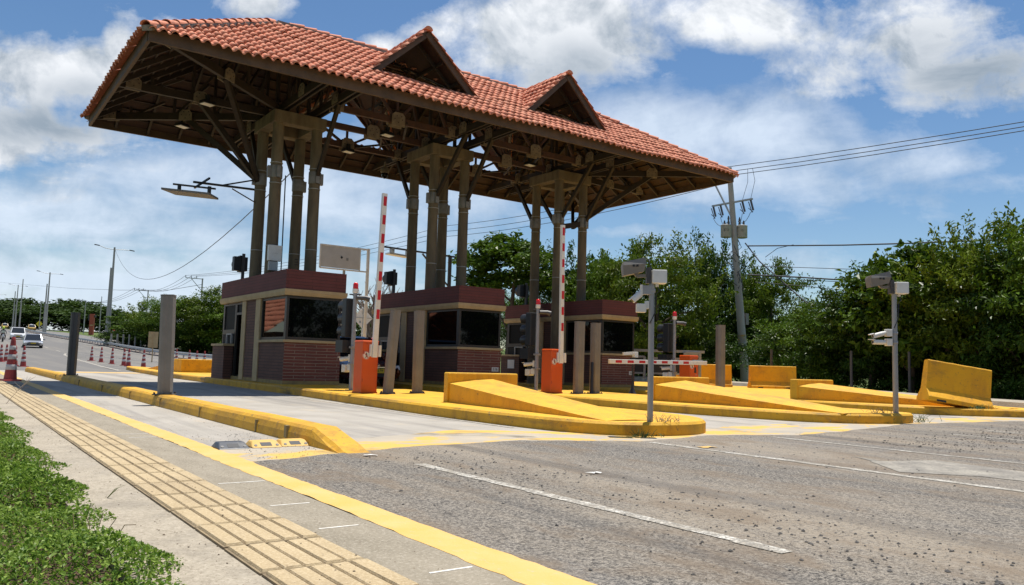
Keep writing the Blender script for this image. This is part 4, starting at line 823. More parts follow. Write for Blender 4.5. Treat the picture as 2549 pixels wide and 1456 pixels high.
t=ramp((8.25,35.6),(9.3,35.6),(8.35,41.5),(9.3,41.5),.45,.45,(10.1,35.6),'yellow crash ramp at the far nose of the nearest island, behind the tall bollard',1.2)
def jersey(loc,rz,L_,label,rx=0,ry=0,h=.97):
    t=thing('jersey_barrier',label,'jersey barrier',loc,(rx,ry,rz),'yellow jersey barriers')
    pr=[(-.30,0),(-.30,.09),(-.14,.30),(-.10,h-.02),(-.08,h),(.08,h),(.10,h-.02),(.14,.30),(.30,.09),(.30,0)]; rg=random.Random(int(L_*100)); b=MB(); n=10
    b.loft([[(-L_/2+L_*i/n,y+rg.uniform(-.004,.004),max(0,z+rg.uniform(-.005,.005))) for y,z in pr] for i in range(n+1)],0,False); b.build('block',YELR,t,bevel=.012)
    for s in (-1,1): MB().box(s*L_*.3-.11,s*L_*.3+.11,-.302,-.298,0,.05).build('lifting_slot',DARK,t)
    return t
jersey((27.6,23.6,IZ),RAD(-36),2.4,'yellow jersey barrier partly hidden behind the third orange cabinet and a bollard')
jersey((29.55,21.45,IZ),RAD(-36),2.0,'upright yellow jersey barrier standing between two crash ramps before the trees')
p=at(2375,1003,18.9); jersey((p.x,p.y,p.z-.06),RAD(-38),1.5,'tilted yellow jersey barrier at the right, one end propped off the ground',RAD(-4),RAD(8.5),.98)
# ---------------------------------------------------------------- cones
def cone(loc,label,group=None,s=1.,lean=0):
    t=thing('traffic_cone',label,'traffic cone',loc,(lean,0,random.random()),group); t.scale=(s,s,s)
    MB().box(-.2,.2,-.2,.2,0,.045,tx=.012,ty=.012).build('base',CONE_R,t); R=lambda z:.145-(.145-.045)*(z-.045)/(1.06)
    MB().lathe([(R(.045),.045),(R(1.0),1.0),(R(1.07)*.9,1.07),(.03,1.10)],n=20).build('body',CONE_R,t)
    for z0,z1 in ((.28,.41),(.54,.66),(.78,.88)): MB().lathe([(R(z0)+.001,z0),(R(z0)+.004,z0+.005),(R(z1)+.004,z1-.005),(R(z1)+.001,z1)],n=20).build('white_band',CONE_W,t)
    return t
C0=cone(at(25,948,19.9),'largest red and white traffic cone, at the left edge of the picture on the pavement',s=1.)
cl=[(36,911,43.5,'cone behind the large one at the left, half hidden by it','l'),(57,914,42.2,'cone just right of the large cone, before the front of the silver car','l'),(39,909,48,'cone right behind the large cone, mostly covered','l'),(14,904,52,'cone farther back left of the large cone, near the motorcyclist','l'),(1,903,50,'cone cut by the left edge of the picture','l')]
for px,py,d,lb,g in cl[:2]+cl[3:]: p=at(px,py,d); dup(C0,(p.x,p.y,zg(p.y)),(0,0,px),lb,'cones on the left side of the road')
for i,(px,py,d) in enumerate(((227,901,60.4),(251,904,57.5),(278,907.7,54),(307.5,911.5,51),(319,914,49.5),(356.5,914.5,48.3))):
    p=at(px,py,d); dup(C0,(p.x,p.y,zg(p.y)),(0,0,px),('farthest cone of the row of six on the painted gore, at its left end','second cone from the left of the row of six on the gore','third cone from the left of the row of six on the gore','left cone of the close pair in the row of six','right cone of the close pair in the row of six','last cone of the row of six, beside the small white board')[i],'row of cones on the painted gore')
for i,(px,py,d) in enumerate(((439,893,64),(471,896,61),(489,907.5,57),(508,909,55.8),(539,911,55.1))):
    p=at(px,py,d); dup(C0,(p.x,p.y,zg(p.y)),(0,0,px),('cone showing above the left of the far yellow block','cone showing above the right of the far yellow block','cone standing at the right corner of the far yellow block','cone in the middle of the group before the guardrail','cone nearest to the brick counter of the first booth')[i],'cones along the guardrail')
# ---------------------------------------------------------------- signs
t=thing('tariff_board','large white board seen from behind on a white frame, behind the nearest booth','sign board',(14.4,33,0))
fr=MB(); fr.bar((-1.02,0,5.9),(1.25,0,5.9),.07).bar((-1.02,0,4.88),(1.25,0,4.88),.06).bar((-1.02,0,4.88),(-1.02,0,5.93),.06).bar((.87,0,4.9),(.87,0,5.9),.05); fr.build('frame',WHITE,t)
MB().box(-.98,.86,-.02,.02,4.93,5.86).build('panel',M('sign_back_grey',(.60,.60,.60),.5,c2=(.52,.52,.52),ns=2),t); MB().slab([(-.02,-.03,5.49),(-.08,-.03,5.42),(-.02,-.03,5.35),(.04,-.03,5.42)],.008).build('emblem',DARK,t); MB().box(.2,.3,-.03,-.021,5.3,5.42).build('fixing_label',GREY,t)
MB().tube([(1.27,0,0),(1.27,0,5.95)],.075,12).build('post',WHITE,t); MB().tube([(.15,.05,0),(.15,.05,4.9)],.06,10).build('grey_post',GALV,t)
t=thing('warning_sign','back of a pale diamond road sign between the nearest and the middle booth','road sign',(19.77,42,0))
p=MB(); r=.62; p.slab([(0,0,3.3+r),(r,0,3.3),(0,0,3.3-r),(-r,0,3.3)],.02); p.build('panel',WHITEB,t); MB().bar((-.6,-.03,3.3),(.6,-.03,3.3),.04).bar((0,-.03,3.85),(0,-.03,2.7),.05).build('brace',GALV,t); MB().tube([(0,-.01,0),(0,-.01,3.5)],.04,8).build('post',WHITE,t); MB().box(-.22,-.1,-.03,-.021,3.0,3.12).build('fixing_label',GREY,t); MB().box(.12,.26,-.03,-.021,3.02,3.07).build('fixing_label',STEELD,t)
p=atX(935,853,17.5); t=thing('round_sign','red and white round sign low between the first two booths','road sign',(p.x,p.y,0)); MB().disc((0,0,p.z),(0,-1,0),.32,.02).build('panel',WHITE,t)
k=MB(); ring=[(math.cos(2*PI*a/28)*.28,-.03,p.z+math.sin(2*PI*a/28)*.28) for a in range(28)]; k.tube(ring+[ring[0]],.04,6,caps=False); k.build('ring',RED,t); MB().box(-.15,.15,-.03,-.022,p.z-.1,p.z+.08).build('pictogram',DARK,t); MB().tube([(0,.03,0),(0,.03,p.z)],.04,8).build('post',GALV,t)
p=atX(377,908,14); t=thing('sign_board','small cream board on a post behind the tall bollard','sign board',(p.x,p.y,zg(p.y))); MB().box(-.36,.36,-.02,.02,1.15,2.42).build('panel',CREAM,t); MB().bar((0,-.04,0),(0,-.04,2.4),.07).build('post',CREAM,t)
def speed(px,py,X,d):
    p=atX(px,py,X); t=thing('speed_sign','round 30 speed limit sign on the grass verge','road sign',(p.x,p.y,zg(p.y))); z=p.z-zg(p.y)
    q=t; t.rotation_euler=(0,0,RAD(-30)); r=d
    MB().disc((0,0,z),(0,-1,0),r,.03).build('panel',WHITE,t); k=MB(); ring=[(math.cos(2*PI*a/28)*r*.9,-.05,z+math.sin(2*PI*a/28)*r*.9) for a in range(28)]; k.tube(ring+[ring[0]],r*.1,6,caps=False); k.build('ring',RED,t); text('number','30',r*1.25,DARK,t,(0,-.05,z),(PI/2,0,0),.004); MB().tube([(0,.04,0),(0,.04,z)],.05,8).build('post',GALV,t)
speed(283,828,30,.55)
p=atX(97.5,806,30); t=thing('diamond_sign','yellow diamond warning sign far along the opposite road','road sign',(p.x,p.y,zg(p.y)),(0,0,RAD(-35))); z=p.z-zg(p.y); MB().slab([(0,0,z+1.2),(1.2,0,z),(0,0,z-1.2),(-1.2,0,z)][::-1],.03).build('panel',M('sign_yellow',(.75,.62,.02),.5),t); MB().bar((0,-.05,z+.5),(0,-.05,z-.6),.2).build('pictogram',DARK,t); MB().tube([(0,.05,0),(0,.05,z)],.07,8).build('post',GALV,t)
p=atX(226,839,34); t=thing('totem_sign','tall orange red totem sign at the foot of the trees','totem',(p.x,p.y,zg(p.y)),(0,0,RAD(-30))); h=p.z; MB().box(-.55,.55,-.35,.35,0,5.7).build('panel',M('totem_orange',(.36,.07,.025),.6,c2=(.3,.06,.03)),t); MB().box(-.95,-.55,-.3,.3,3.9,5.5).box(.55,.9,-.3,.3,4.8,5.4).build('side_fin',DARK,t); MB().box(-.4,.4,-.37,-.351,2.5,2.75).build('band',CREAM,t)
# ---------------------------------------------------------------- guardrail
g=thing('guardrail','long galvanised guardrail on short posts between the two carriageways','guardrail',(20,60,0))
b=MB(); ys=[52+k*4 for k in range(62)]
b.loft([[(0+dx,y-60,zg(y)+z) for dx,z in ((-.02,.38),(-.07,.43),(-.02,.5),(-.02,.56),(-.07,.62),(-.02,.69),(0,.69),(-.04,.62),(0,.56),(0,.5),(-.04,.43),(0,.38))] for y in ys],0,False); b.build('rail',GALV,g)
for k in range(80): y=52+k*2.6; MB().box(-.0,.12,y-60-.05,y-60+.05,zg(y)-.05,zg(y)+.66).build('post',POLEC,g)
b=MB(); b.loft([[(x,y-60,zg(y)+z) for x,z in ((-.35,-.05),(-.33,.14),(.5,.14),(.52,-.05))] for y in ys],0,False); tag(b.build('median_kerb',M('dark_kerb',(.10,.06,.045),.8,c2=(.3,.27,.24),ns=.5),loc=(20,60,0)),None,None,None,'structure')
# speed bump blocks, litter
def bump(x,y,mat,label,rz=0):
    t=thing('speed_bump_block',label,'speed bump block',(x,y,.006),(0,0,rz),'speed bump blocks by the kerb end'); b=MB()
    b.prism([(-.155,-.15),(.155,-.15),(.155,.13),(-.155,.13)],0,.058,top=[(-.125,-.02),(.125,-.02),(.125,.08),(-.125,.08)]); b.build('block',mat,t,bevel=.012); u=MB()
    u.slab([(-.055,-.118,.0165),(.055,-.118,.0165),(.055,-.055,.0445),(-.055,-.055,.0445)],.012).disc((-.108,-.105,.0215),(0,-.5,.87),.016,.004,10).disc((.108,-.105,.0215),(0,-.5,.87),.016,.004,10); u.build('slot',DARK,t); return t
bump(2.42,8.0,M('rubber_grey',(.045,.052,.065),.4,c2=(.14,.135,.125),ns=7,lo=.5,hi=.7),'dark rubber speed bump block, first of the three by the yellow line'); bump(2.75,8.02,PAINTY,'yellow speed bump block in the middle of the three'); bump(3.06,8.05,PAINTY,'yellow speed bump block next to the separator kerb')
def litter(name,px,py,w,mat,label):
    p=at(px,py,1); r=ray(px,py); q=Vector((0,0,H0))+Vector(r)*((.013-H0)/r[2]); rg=random.Random(int(px)); b=MB(); n=5; V=[(q.x+w*(i/n-.5)+rg.uniform(-.02,.02),q.y+w*.45*(j-.5)+rg.uniform(-.02,.02),.013+rg.uniform(0,.012)) for i in range(n+1) for j in range(2)]
    o=b.add([(x-q.x,y-q.y,z) for x,y,z in V],[(2*i,2*i+1,2*i+3,2*i+2) for i in range(n)]).build(name,mat,loc=(q.x,q.y,0)); tag(o,label,'litter')
litter('paper_scrap',922,1134,.13,WHITE,'scrap of white paper on the asphalt by the kerb end'); litter('plastic_wrapper',1480,1178,.12,WHITEB,'crumpled wrapper lying in the middle of the asphalt lane'); litter('cardboard_scrap',1762,1113,.22,PAINTY,'flat yellow scrap on the asphalt below the nearest island')
t=thing('lamp_mast','dark lamp mast with a white panel on its long arm, behind the second cluster','lamp mast',(18.2,30,0))
MB().tube([(0,0,0),(0,0,5.55)],.085,10).build('post',STEELD,t); MB().bar((.25,0,5.58),(-3.3,0,5.66),.07).bar((-1.4,0,5.55),(0,0,4.2),.06).build('arm',STEELD,t)
MB().slab([(-3.1,-.25,5.42),(-1.9,-.25,5.36),(-2.1,.35,5.40),(-3.0,.35,5.45)],.07).build('panel',WHITE,t)
for x in (-2.87,-2.12): MB().box(x-.07,x+.07,-.1,.1,5.42,5.63).build('hanger',GALV,t)
p=atX(1468,975,14.25); t=thing('loop_post','thin black post between the two grey bollards beside the second gate','post',(14.25,16.0,IZ)); MB().lathe([(.07,0),(.06,.02),(.045,.06),(.042,.82),(.03,.84)],n=12).build('post',DARK,t); MB().box(-.1,.1,-.1,.1,0,.012).build('base_plate',STEELD,t)
# ---------------------------------------------------------------- trees
def leaf_cloud(P,D,L_,Wd,rg,drop=.25):
    """one folded leaf per point: P centres, D outward directions"""
    n=len(P); T=D*.6+rg.normal(size=(n,3))*.75; T[:,2]-=drop; T/=np.linalg.norm(T,axis=1)[:,None]+1e-9
    U=rg.normal(size=(n,3))*.55+np.array([0,0,1.])+D*.45; S=np.cross(T,U); S/=np.linalg.norm(S,axis=1)[:,None]+1e-9; Nn=np.cross(S,T)
    L_=np.asarray(L_)[:,None]; Wd=np.asarray(Wd)[:,None]
    V=np.stack([P-T*L_*.5,P+S*Wd*.5-T*L_*.05+Nn*Wd*.16,P+T*L_*.5-Nn*L_*.1,P-S*Wd*.5-T*L_*.05+Nn*Wd*.16],1).reshape(-1,3)
    return V,np.arange(4*n).reshape(-1,4)
def crown_mesh(seed,mat,ncl,nl,size,wr=.45,flat=.6,shoots=14,low=-1.,crs=.2,squash=1.):
    rg=np.random.default_rng(seed); P=[];D=[];K=[]
    for i in range(ncl):
        d=rg.normal(size=3); d/=np.linalg.norm(d); 
        if d[2]<low: d[2]=-d[2]
        r=(.35+.65*rg.random()**.45)*(1+.16*math.sin(3*d[0]+seed)+.14*math.sin(4*d[1]+2*seed)+.10*math.sin(5*d[2]))
        c=d*r; m=int(nl*rg.uniform(.6,1.4)); cr=crs*rg.uniform(.65,1.35); q=rg.normal(size=(m,3))*cr*np.array([1,1,flat])*.6; P.append(c+q); dd=q/cr+d*.7; D.append(dd/(np.linalg.norm(dd,axis=1)[:,None]+1e-9)); K.append(np.clip(rg.random()*.55+rg.random(m)*.45,0,1))
    for i in range(shoots):
        d=rg.normal(size=3); d[2]=abs(d[2])+.3; d/=np.linalg.norm(d); m=int(nl*.35); t=rg.random(m)[:,None]; e=d+np.array([rg.uniform(-.3,.3),rg.uniform(-.3,.3),.6]); e/=np.linalg.norm(e)
        q=d*.92+e*t*rg.uniform(.2,.42)+rg.normal(size=(m,3))*.035; P.append(q); dd=rg.normal(size=(m,3)); D.append(dd/np.linalg.norm(dd,axis=1)[:,None]); K.append(np.clip(.45+rg.random(m)*.55,0,1))
    P=np.concatenate(P);D=np.concatenate(D);K=np.concatenate(K); n=len(P); s=size*rg.uniform(.65,1.3,n)
    V,F=leaf_cloud(P,D,s,s*wr,rg)
    o=fast_mesh('crown',V,F,mat,None,K,smooth=False); me=o.data; bpy.data.objects.remove(o); return me
CR=[crown_mesh(11,LEAF[1],100,215,.066,.42,low=-.9,crs=.19,flat=.5),crown_mesh(12,LEAF[0],95,210,.070,.45,low=-.9,shoots=26,crs=.18,flat=.45),crown_mesh(13,LEAF[2],85,185,.068,.42,low=-.8,shoots=30,crs=.165,flat=.45),crown_mesh(14,LEAF[0],120,75,.115,.6,low=-.5,flat=.45,crs=.22,shoots=8),crown_mesh(15,LEAF[3],150,110,.06,.22,low=-.5,flat=.5,crs=.17,shoots=20)]
CF=[crown_mesh(21,LEAF[4],90,45,.14,.5,shoots=4,crs=.24,low=-.7),crown_mesh(22,LEAF[4],80,45,.15,.5,shoots=6,flat=.4,crs=.26,low=-.4)]
def trunk_mesh(seed,h,rx,rz,cz,multi=1):
    rg=random.Random(seed); b=MB()
    for k in range(multi):
        a=rg.random()*6.28; o=Vector((math.cos(a)*.3*(multi>1),math.sin(a)*.3*(multi>1),-.1)); top=Vector((rg.uniform(-.3,.3)*rx*.5,rg.uniform(-.3,.3)*rx*.5,cz)); r=.05+h*.012
        b.tube([o,o.lerp(top,.4)+Vector((rg.uniform(-.15,.15),rg.uniform(-.15,.15),0)),top,top+Vector((0,0,rz*.5))],[r*1.35,r,r*.75,r*.3],8)
        for j in range(5):
            s=o.lerp(top,rg.uniform(.35,1)); a=rg.random()*6.28; e=Vector((math.cos(a)*rx*.75,math.sin(a)*rx*.75,cz+rg.uniform(-.3,.6)*rz)); b.tube([s,s.lerp(e,.5)+Vector((0,0,.15*rz*.3)),e],[r*.5,r*.35,r*.1],6)
    return b
def tree(base,h,rx,ci,label,name='roadside_tree',cat='tree',group='trees along the road',cz=None,rz=None,far=False,rot=0,multi=1):
    t=thing(name,label,cat,base,group=group); me=(CF if far else CR)[ci]; rz=rz or h*.5; cz=cz or h-rz*1.0
    o=bpy.data.objects.new('crown',me); COL.objects.link(o); o.parent=t; o.location=(0,0,cz); o.scale=(rx,rx,rz); o.rotation_euler=(0,0,rot)
    trunk_mesh(int(base[0]*13+base[1]*7),h,rx,rz,cz,multi).build('trunk',BARK,t); return t
def tpx(px,d,top,rx,ci,label,**k):
    q=((1.75 if 1780<px<1950 else 1.5) if k.get('name')=='bush' else (1.6 if 1720<px<1960 else 1.22)) if px>1150 and d<60 else 1.12 if px<640 and d<200 else 1; d*=q; rx*=q*(1.12 if q==1.22 else .95 if q==1.6 else 1)
    if 'cz' in k: k['cz']*=q; k['rz']*=q
    p=at(px,900,d); pt=at(px,top,d); z=zg(p.y)-.05; return tree((p.x,p.y,z),pt.z-z,rx,ci,label,rot=px*1.7,**k)
tpx(1262,50,585,2.9,3,'large-leaved tree with a layered crown rising behind the middle booth',cz=6.4,rz=2.3)
tpx(1395,52,640,2.6,0,'dark leafy tree showing between the columns of the farthest cluster')
tpx(1478,49,668,2.4,3,'bushy tree just right of the farthest column cluster')
tpx(1555,47,628,2.6,1,'tree with loose top shoots above the farthest booth')
tpx(1650,44,615,2.9,2,'tall pale-topped tree behind the red beacon of the third lane signal')
tpx(1755,42,612,2.8,0,'dense tall tree immediately left of the leaning utility pole')
tpx(1850,41,665,2.5,0,'dark tree right behind the leaning utility pole')
tpx(1928,39,672,2.1,2,'yellowish tree with an upright shoot right of the utility pole')
tpx(2010,36,775,2.0,1,'low bushy tree where the sky dips between the tall trees')
tpx(2085,33,765,1.9,1,'tree left of the second camera post, with cables crossing before it')
tpx(2165,31,690,2.1,0,'spreading tree with a long side branch, above the second camera post housing')
tpx(2265,29.5,642,2.2,3,'tree right behind the second camera post')
tpx(2365,28,630,2.2,2,'bright leafy tree above the tilted jersey barrier')
tpx(2465,27,575,2.3,2,'tallest yellow-green tree near the right edge of the picture')
tpx(2560,26,585,2.2,0,'tree cut by the right edge of the picture')
tpx(2660,25,560,2.4,1,'tree just beyond the right edge of the picture')
for i,(px,d,top,rx,lb) in enumerate(((1200,46,712,2.2,'feathery low bush behind the roof of the middle booth'),(1310,45,722,2.2,'feathery low bush left of the farthest booth roof'),(1600,40,800,2.3,'dark understory bush behind the grey gate'),(1700,38,790,2.3,'dark understory bush behind the third gate'),(1800,37,800,2.2,'dark understory bush at the foot of the utility pole'),(1900,35,800,2.0,'dark understory bush behind the upright jersey barrier'),(1990,33,800,1.9,'understory bush under the low bushy tree'),(2080,31,805,1.8,'pale grey-green understory bush left of the second camera post'),(2170,29,800,1.8,'dark understory bush behind the second camera post'),(2270,28,790,1.8,'dark understory bush left of the tilted barrier'),(2370,26.5,780,1.8,'dark understory bush behind the tilted barrier'),(2470,25.5,770,1.8,'dark understory bush right of the tilted barrier'),(2570,24.5,770,1.9,'dark understory bush at the right edge'))):
    tpx(px,d,top,rx,4 if i in(0,1,7) else 0,lb,name='bush',cat='bush',group='understory bushes')
HED=((345,105,785,4.2,1),(395,100,752,4.3,2),(450,97,742,4.6,4),(505,94,738,4.8,1),(560,92,728,5,2),(625,90,735,5,1))
for i,(px,d,top,rx,ci) in enumerate(HED): tpx(px,d,top,rx,ci,('outermost rounded tree of the clump left of the nearest booth, over the white board','second tree of the clump, under the left utility pole','feathery tree of the clump seen left of the tall bollard top','tree of the clump under the right-hand utility pole','yellowish tree of the clump touching the nearest booth','tree of the clump hidden behind the nearest booth')[i],group='clump of trees beyond the guardrail')
for i,(px,d,top,rx) in enumerate(((352,104,822,3.2),(402,100,810,3.4),(455,97,805,3.6),(512,94,800,3.6),(566,92,800,3.6))): tpx(px,d,top,rx,0,('dark bush at the left foot of the near clump','dark bush under the left utility pole','dark bush left of the tall bollard','dark bush right of the tall bollard','dark bush beside the brick counter')[i],name='bush',cat='bush',group='bushes at the foot of the clump')
for i,(px,d,top,rx) in enumerate(((925,75,775,3.2),(985,72,770,3.4),(1060,70,735,3.6),(1130,66,745,3.4))): tpx(px,d,top,rx,1,('green tree behind the diamond sign','green tree behind the raised first barrier arm','tree mostly hidden behind the second column cluster','tree between the second cluster and the large-leaved tree')[i],group='trees between the booths')
for i,(px,top) in enumerate(((-40,752),(14,745),(62,762),(108,772),(150,764),(196,752),(240,765),(282,778),(322,795),(355,800))):
    d=310+18*(i%3); tpx(px,d,top,13+(i%3)*2,i%2,('forest tree left of the frame edge','flat-topped forest tree above the white tents','forest tree behind the far street lights','low forest tree left of the second double street light','forest tree behind the yellow diamond sign','forest tree under the small utility pole','highest dark forest tree left of the dark bollard','forest tree above the orange totem','forest tree behind the tall plain poles','forest tree where the sky dips beside the near clump')[i],far=True,cz=(h_:=at(px,top,d).z-zg(at(px,900,d).y))*.5,rz=h_*.56,name='forest_tree',group='far forest trees')
# leafless tree between the booths
def bare_tree(px,d,top,label):
    p=at(px,900,d); h=at(px,top,d).z; t=thing('bare_tree',label,'tree',(p.x,p.y,zg(p.y))); rg=random.Random(5); b=MB()
    def br(o,dr,L_,r,dep):
        e=o+dr*L_; m=o.lerp(e,.5)+Vector((rg.uniform(-.06,.06),rg.uniform(-.06,.06),rg.uniform(-.04,.06)))*L_; b.tube([o,m,e],[r,r*.85,r*.65],5,caps=False)
        if dep: 
            for k in range(3 if dep>1 else 4): d2=(dr+Vector((rg.uniform(-1,1),rg.uniform(-1,1),rg.uniform(-.35,.6)))*.75).normalized(); br(o.lerp(e,rg.uniform(.45,1)),d2,L_*rg.uniform(.5,.8),r*.6,dep-1)
    for k in range(4): br(Vector((0,0,0)),Vector((rg.uniform(-.4,.4),rg.uniform(-.4,.4),1)).normalized(),h*.46,.16,4)
    b.build('branches',TWIG,t)
bare_tree(928,58,700,'leafless twiggy tree between the nearest and the middle booth')
# ---------------------------------------------------------------- street lights, poles, wires
def street_light(px,by,label,h=14.8,arms=True,r=.17):
    p=atX(px,by,20.8); t=thing('street_light' if arms else 'plain_pole',label,'street light' if arms else 'pole',(20.8,p.y,zg(p.y)),group='double-armed street lights' if arms else 'plain concrete poles')
    MB().tube([(0,0,-.1),(0,0,h)],[r*1.35,r*.75],12).build('pole',POLEC,t)
    if arms:
        for s in (-1,1):
            a=MB().tube([(0,0,h-.35),(s*1.2,0,h-.25),(s*2.1,0,h+(.05 if s<0 else -.25))],[.05,.045,.04],6).build('arm',GALV,t); MB().box(-.38,.38,-.14,.14,-.06,.06,tx=.05,ty=.03).build('lamp',DARK,a,loc=(s*2.4,0,h+(.1 if s<0 else -.25)),rot=(0,.12,0))
    return t
street_light(268,852,'nearest double-armed street light, tallest pole left of the nearest booth')
street_light(112,835,'second double-armed street light from the nearest booth')
street_light(36,822,'third double-armed street light, far along the road',14.8)
street_light(-10,817,'double-armed street light whose right arm enters at the left edge',14.8)
for px,by,h,lb in ((263,851,11.8,'plain pole beside the nearest street light'),(107,835,12.2,'plain pole beside the second street light'),(47,823,16,'plain pole to the right of the third street light'),(30,823,13,'plain pole to the left of the third street light')): street_light(px,by,lb,h,False)
def pole(px,by,top,X,label,r=.15,name='utility_pole',arm=0,mat=POLEC,group='utility poles'):
    p=atX(px,by,X); h=atX(px,top,X).z-zg(p.y); t=thing(name,label,'utility pole',(p.x,p.y,zg(p.y)),group=group); MB().tube([(0,0,-.1),(0,0,h)],[r*1.3,r*.8],10).build('pole',mat,t)
    if arm:
        a=MB().bar((-arm,0,h-.1),(.15,0,h-.1),.12).bar((-arm*.68,0,h-.1),(0,0,h-2.3),.09).bar((-.6,0,h-1.6),(.5,0,h-1.6),.1).build('crossarm',GALV,t)
        for f in (1,.68,.36): MB().lathe([(.05,0),(.07,.15),(.04,.3),(.05,.42)],(-arm*f+.02,0,h-.04),8).build('insulator',DARK,a)
    return Vector((p.x,p.y,zg(p.y)+h))
U3=pole(501,745,694,38,'utility pole with a side crossarm above the near clump of trees',arm=2.9); U2=pole(365.7,770,724,38,'utility pole with a side crossarm left of the tall bollard',arm=2.9); U1=pole(207,837,750,36,'utility pole with a side crossarm left of the dark bollard',arm=2.8)
pole(246,838,740,34,'slim bare pole right of the orange totem',.11); pole(97,822,752,30,'small pole behind the yellow diamond sign',.12); pole(60,812,756,30,'small pole between the far street lights',.12)
def wire(name,pts,r=.022,label=None,group='overhead wires'):
    P=[Vector(p) for p in pts]; o=P[0].copy(); b=MB().tube([p-o for p in P],r,5,caps=False); tag(b.build(name,WIRE,loc=o),label,'wire',group)
def sag(p,q,s,n=14): p=Vector(p);q=Vector(q); return [p.lerp(q,i/n)-Vector((0,0,4*s*(i/n)*(1-i/n))) for i in range(n+1)]
for k,f in enumerate((1,.68,.36)):
    lab=('top','middle','lowest')[k]; zz=(15.05,14.45,13.9)[k]
    wire('overhead_wire',sag((44.4-.3*k,35.8,zz),(43,72,zz+.3),.55)+sag((43,72,zz+.3),(U3.x-2.9*f,U3.y,U3.z+.3),.9)[1:],.024,f'{lab} of the three power lines crossing behind the canopy columns')
    wire('overhead_wire',[atX(px,py+(0,12,22)[k],44.5+.1*k) for px,py in ((1806,416),(1990,391),(2170,364),(2360,334),(2549,303),(2800,262))],.024,f'{lab} of the three power lines leaving to the right of the canopy')
    wire('overhead_wire',sag((U3.x-2.9*f,U3.y,U3.z+.3),(U2.x-2.9*f,U2.y,U2.z+.3),1.5),.03,f'{lab} line between the two utility poles by the near clump'); wire('overhead_wire',sag((U2.x-2.9*f,U2.y,U2.z+.3),(U1.x-2.9*f,U1.y,U1.z+.3),2),.035,f'{lab} line running to the utility pole left of the dark bollard')
wire('drop_cable',sag((20.8,atX(268,852,20.8).y,16.6),(9.1,24.8,7.1),4.2,24),.018,'thin cable sagging from the nearest street light to the canopy columns',None)
wire('overhead_wire',[atX(px,py,36) for px,py in ((-60,697),(60,708),(180,718),(300,722),(420,722),(503,708))],.04,'long thin line crossing the street light poles at the left',None)
# leaning pole with transformers
ub=Vector((46.4,35.9,-.05)); ut=Vector((44.4,35.8,15.2)); t=thing('transformer_pole','leaning concrete utility pole carrying two grey transformers and a crossarm','utility pole',ub); d=ut-ub; at_=lambda z:d*(z/d.z)
MB().tube([(0,0,0),at_(7),at_(15.2)],[.31,.25,.17],12).build('pole',POLEC,t)
for s in (-.17,.17): MB().lathe([(.315,0),(.32,.02),(.32,.95),(.315,.97)],(0,0,0),12).build('x',YEL,None) if False else None
bn=MB(); bn.tube([at_(3.0),at_(3.5)],[.292,.289],12); bn.build('yellow_band',M('faded_yellow',(.45,.27,.05),.7,c2=(.3,.29,.27),ns=2,lo=.4,hi=.6),t); MB().tube([at_(2.9),at_(2.96)],[.30,.30],12).build('collar',GALV,t)
c=at_(12.75); ca=MB().bar(c+Vector((0,1.75,0)),c+Vector((0,-1.75,0)),.13,.11).bar(c+Vector((-.15,1.6,1.9)),c+Vector((.05,-.1,-1.3)),.1).build('crossarm',GALV,t)
for y in (1.65,1.0,-.9,-1.6): q=c+Vector((0,y,-.5)); MB().bar(q+Vector((0,.18,.35)),q+Vector((0,-.12,-.45)),.045).bar(q+Vector((0,.0,.45)),q+Vector((0,-.22,-.3)),.10).bar(q+Vector((0,.18,-.1)),q+Vector((0,-.2,-.42)),.04).build('fuse_cutout',STEELD,ca)
for s in (1,-1):
    q=at_(10.7)+Vector((.48*s,-.30*s,0)); k=MB().lathe([(.36,-.42),(.38,-.4),(.38,.4),(.40,.42),(.36,.47),(.1,.5)],q,18).build('transformer',M('transformer_grey',(.44,.44,.42),.5,c2=(.36,.35,.33),ns=3,c3=(.14,.11,.09),ns3=4,lo3=.66,hi3=.72),t); MB().lathe([(.07,.45),(.1,.6),(.05,.75),(.08,.9),(.03,1.1)],q+Vector((0,.2*s,0)),8).lathe([(.06,.45),(.08,.6),(.04,.8)],q+Vector((0,-.15*s,0)),8).build('bushing',STEELD,k)
    text('lettering','15' if s>0 else '37.5',.22,DARK,k,q+Vector((-.30,-.25,.05)),(PI/2,0,RAD(-50)),.002)
rg=random.Random(3); b=MB()
for y in (1.65,1.0,-.9,-1.6): b.tube(sag(c+Vector((0,y,-.9)),at_(11.4)+Vector((-.1,.5 if y>0 else -.5,0)),.4,6),.018,5,caps=False)
for k in range(16):
    z=rg.uniform(7.0,10); b.tube([at_(z)+Vector((rg.uniform(-.3,.3),rg.uniform(-.4,.4),.6)),at_(z)+Vector((rg.uniform(-.45,.45),rg.uniform(-.5,.5),0)),at_(z)+Vector((rg.uniform(-.4,.3),rg.uniform(-.7,.5),-.7)),at_(z-1.1)+Vector((rg.uniform(-.3,.3),-.2,0))],.022,5,caps=False)
b.tube([at_(10.2)+Vector((-.35,.9,0)),at_(9)+Vector((-.4,.8,0)),at_(8)],.02,5,caps=False); b.tube([c+Vector((0,-.9,0)),c+Vector((.2,-1.2,1.3)),c+Vector((.2,-1.2,2.2))],.015,5,caps=False); b.tube([c+Vector((0,-1.6,0)),c+Vector((.2,-1.8,1.3)),c+Vector((.2,-1.6,2.2))],.015,5,caps=False); b.build('cables',WIRE,t)
MB().box(-.35,-.05,-.3,.1,4.2,5.0).build('meter_case',STEEL,t)
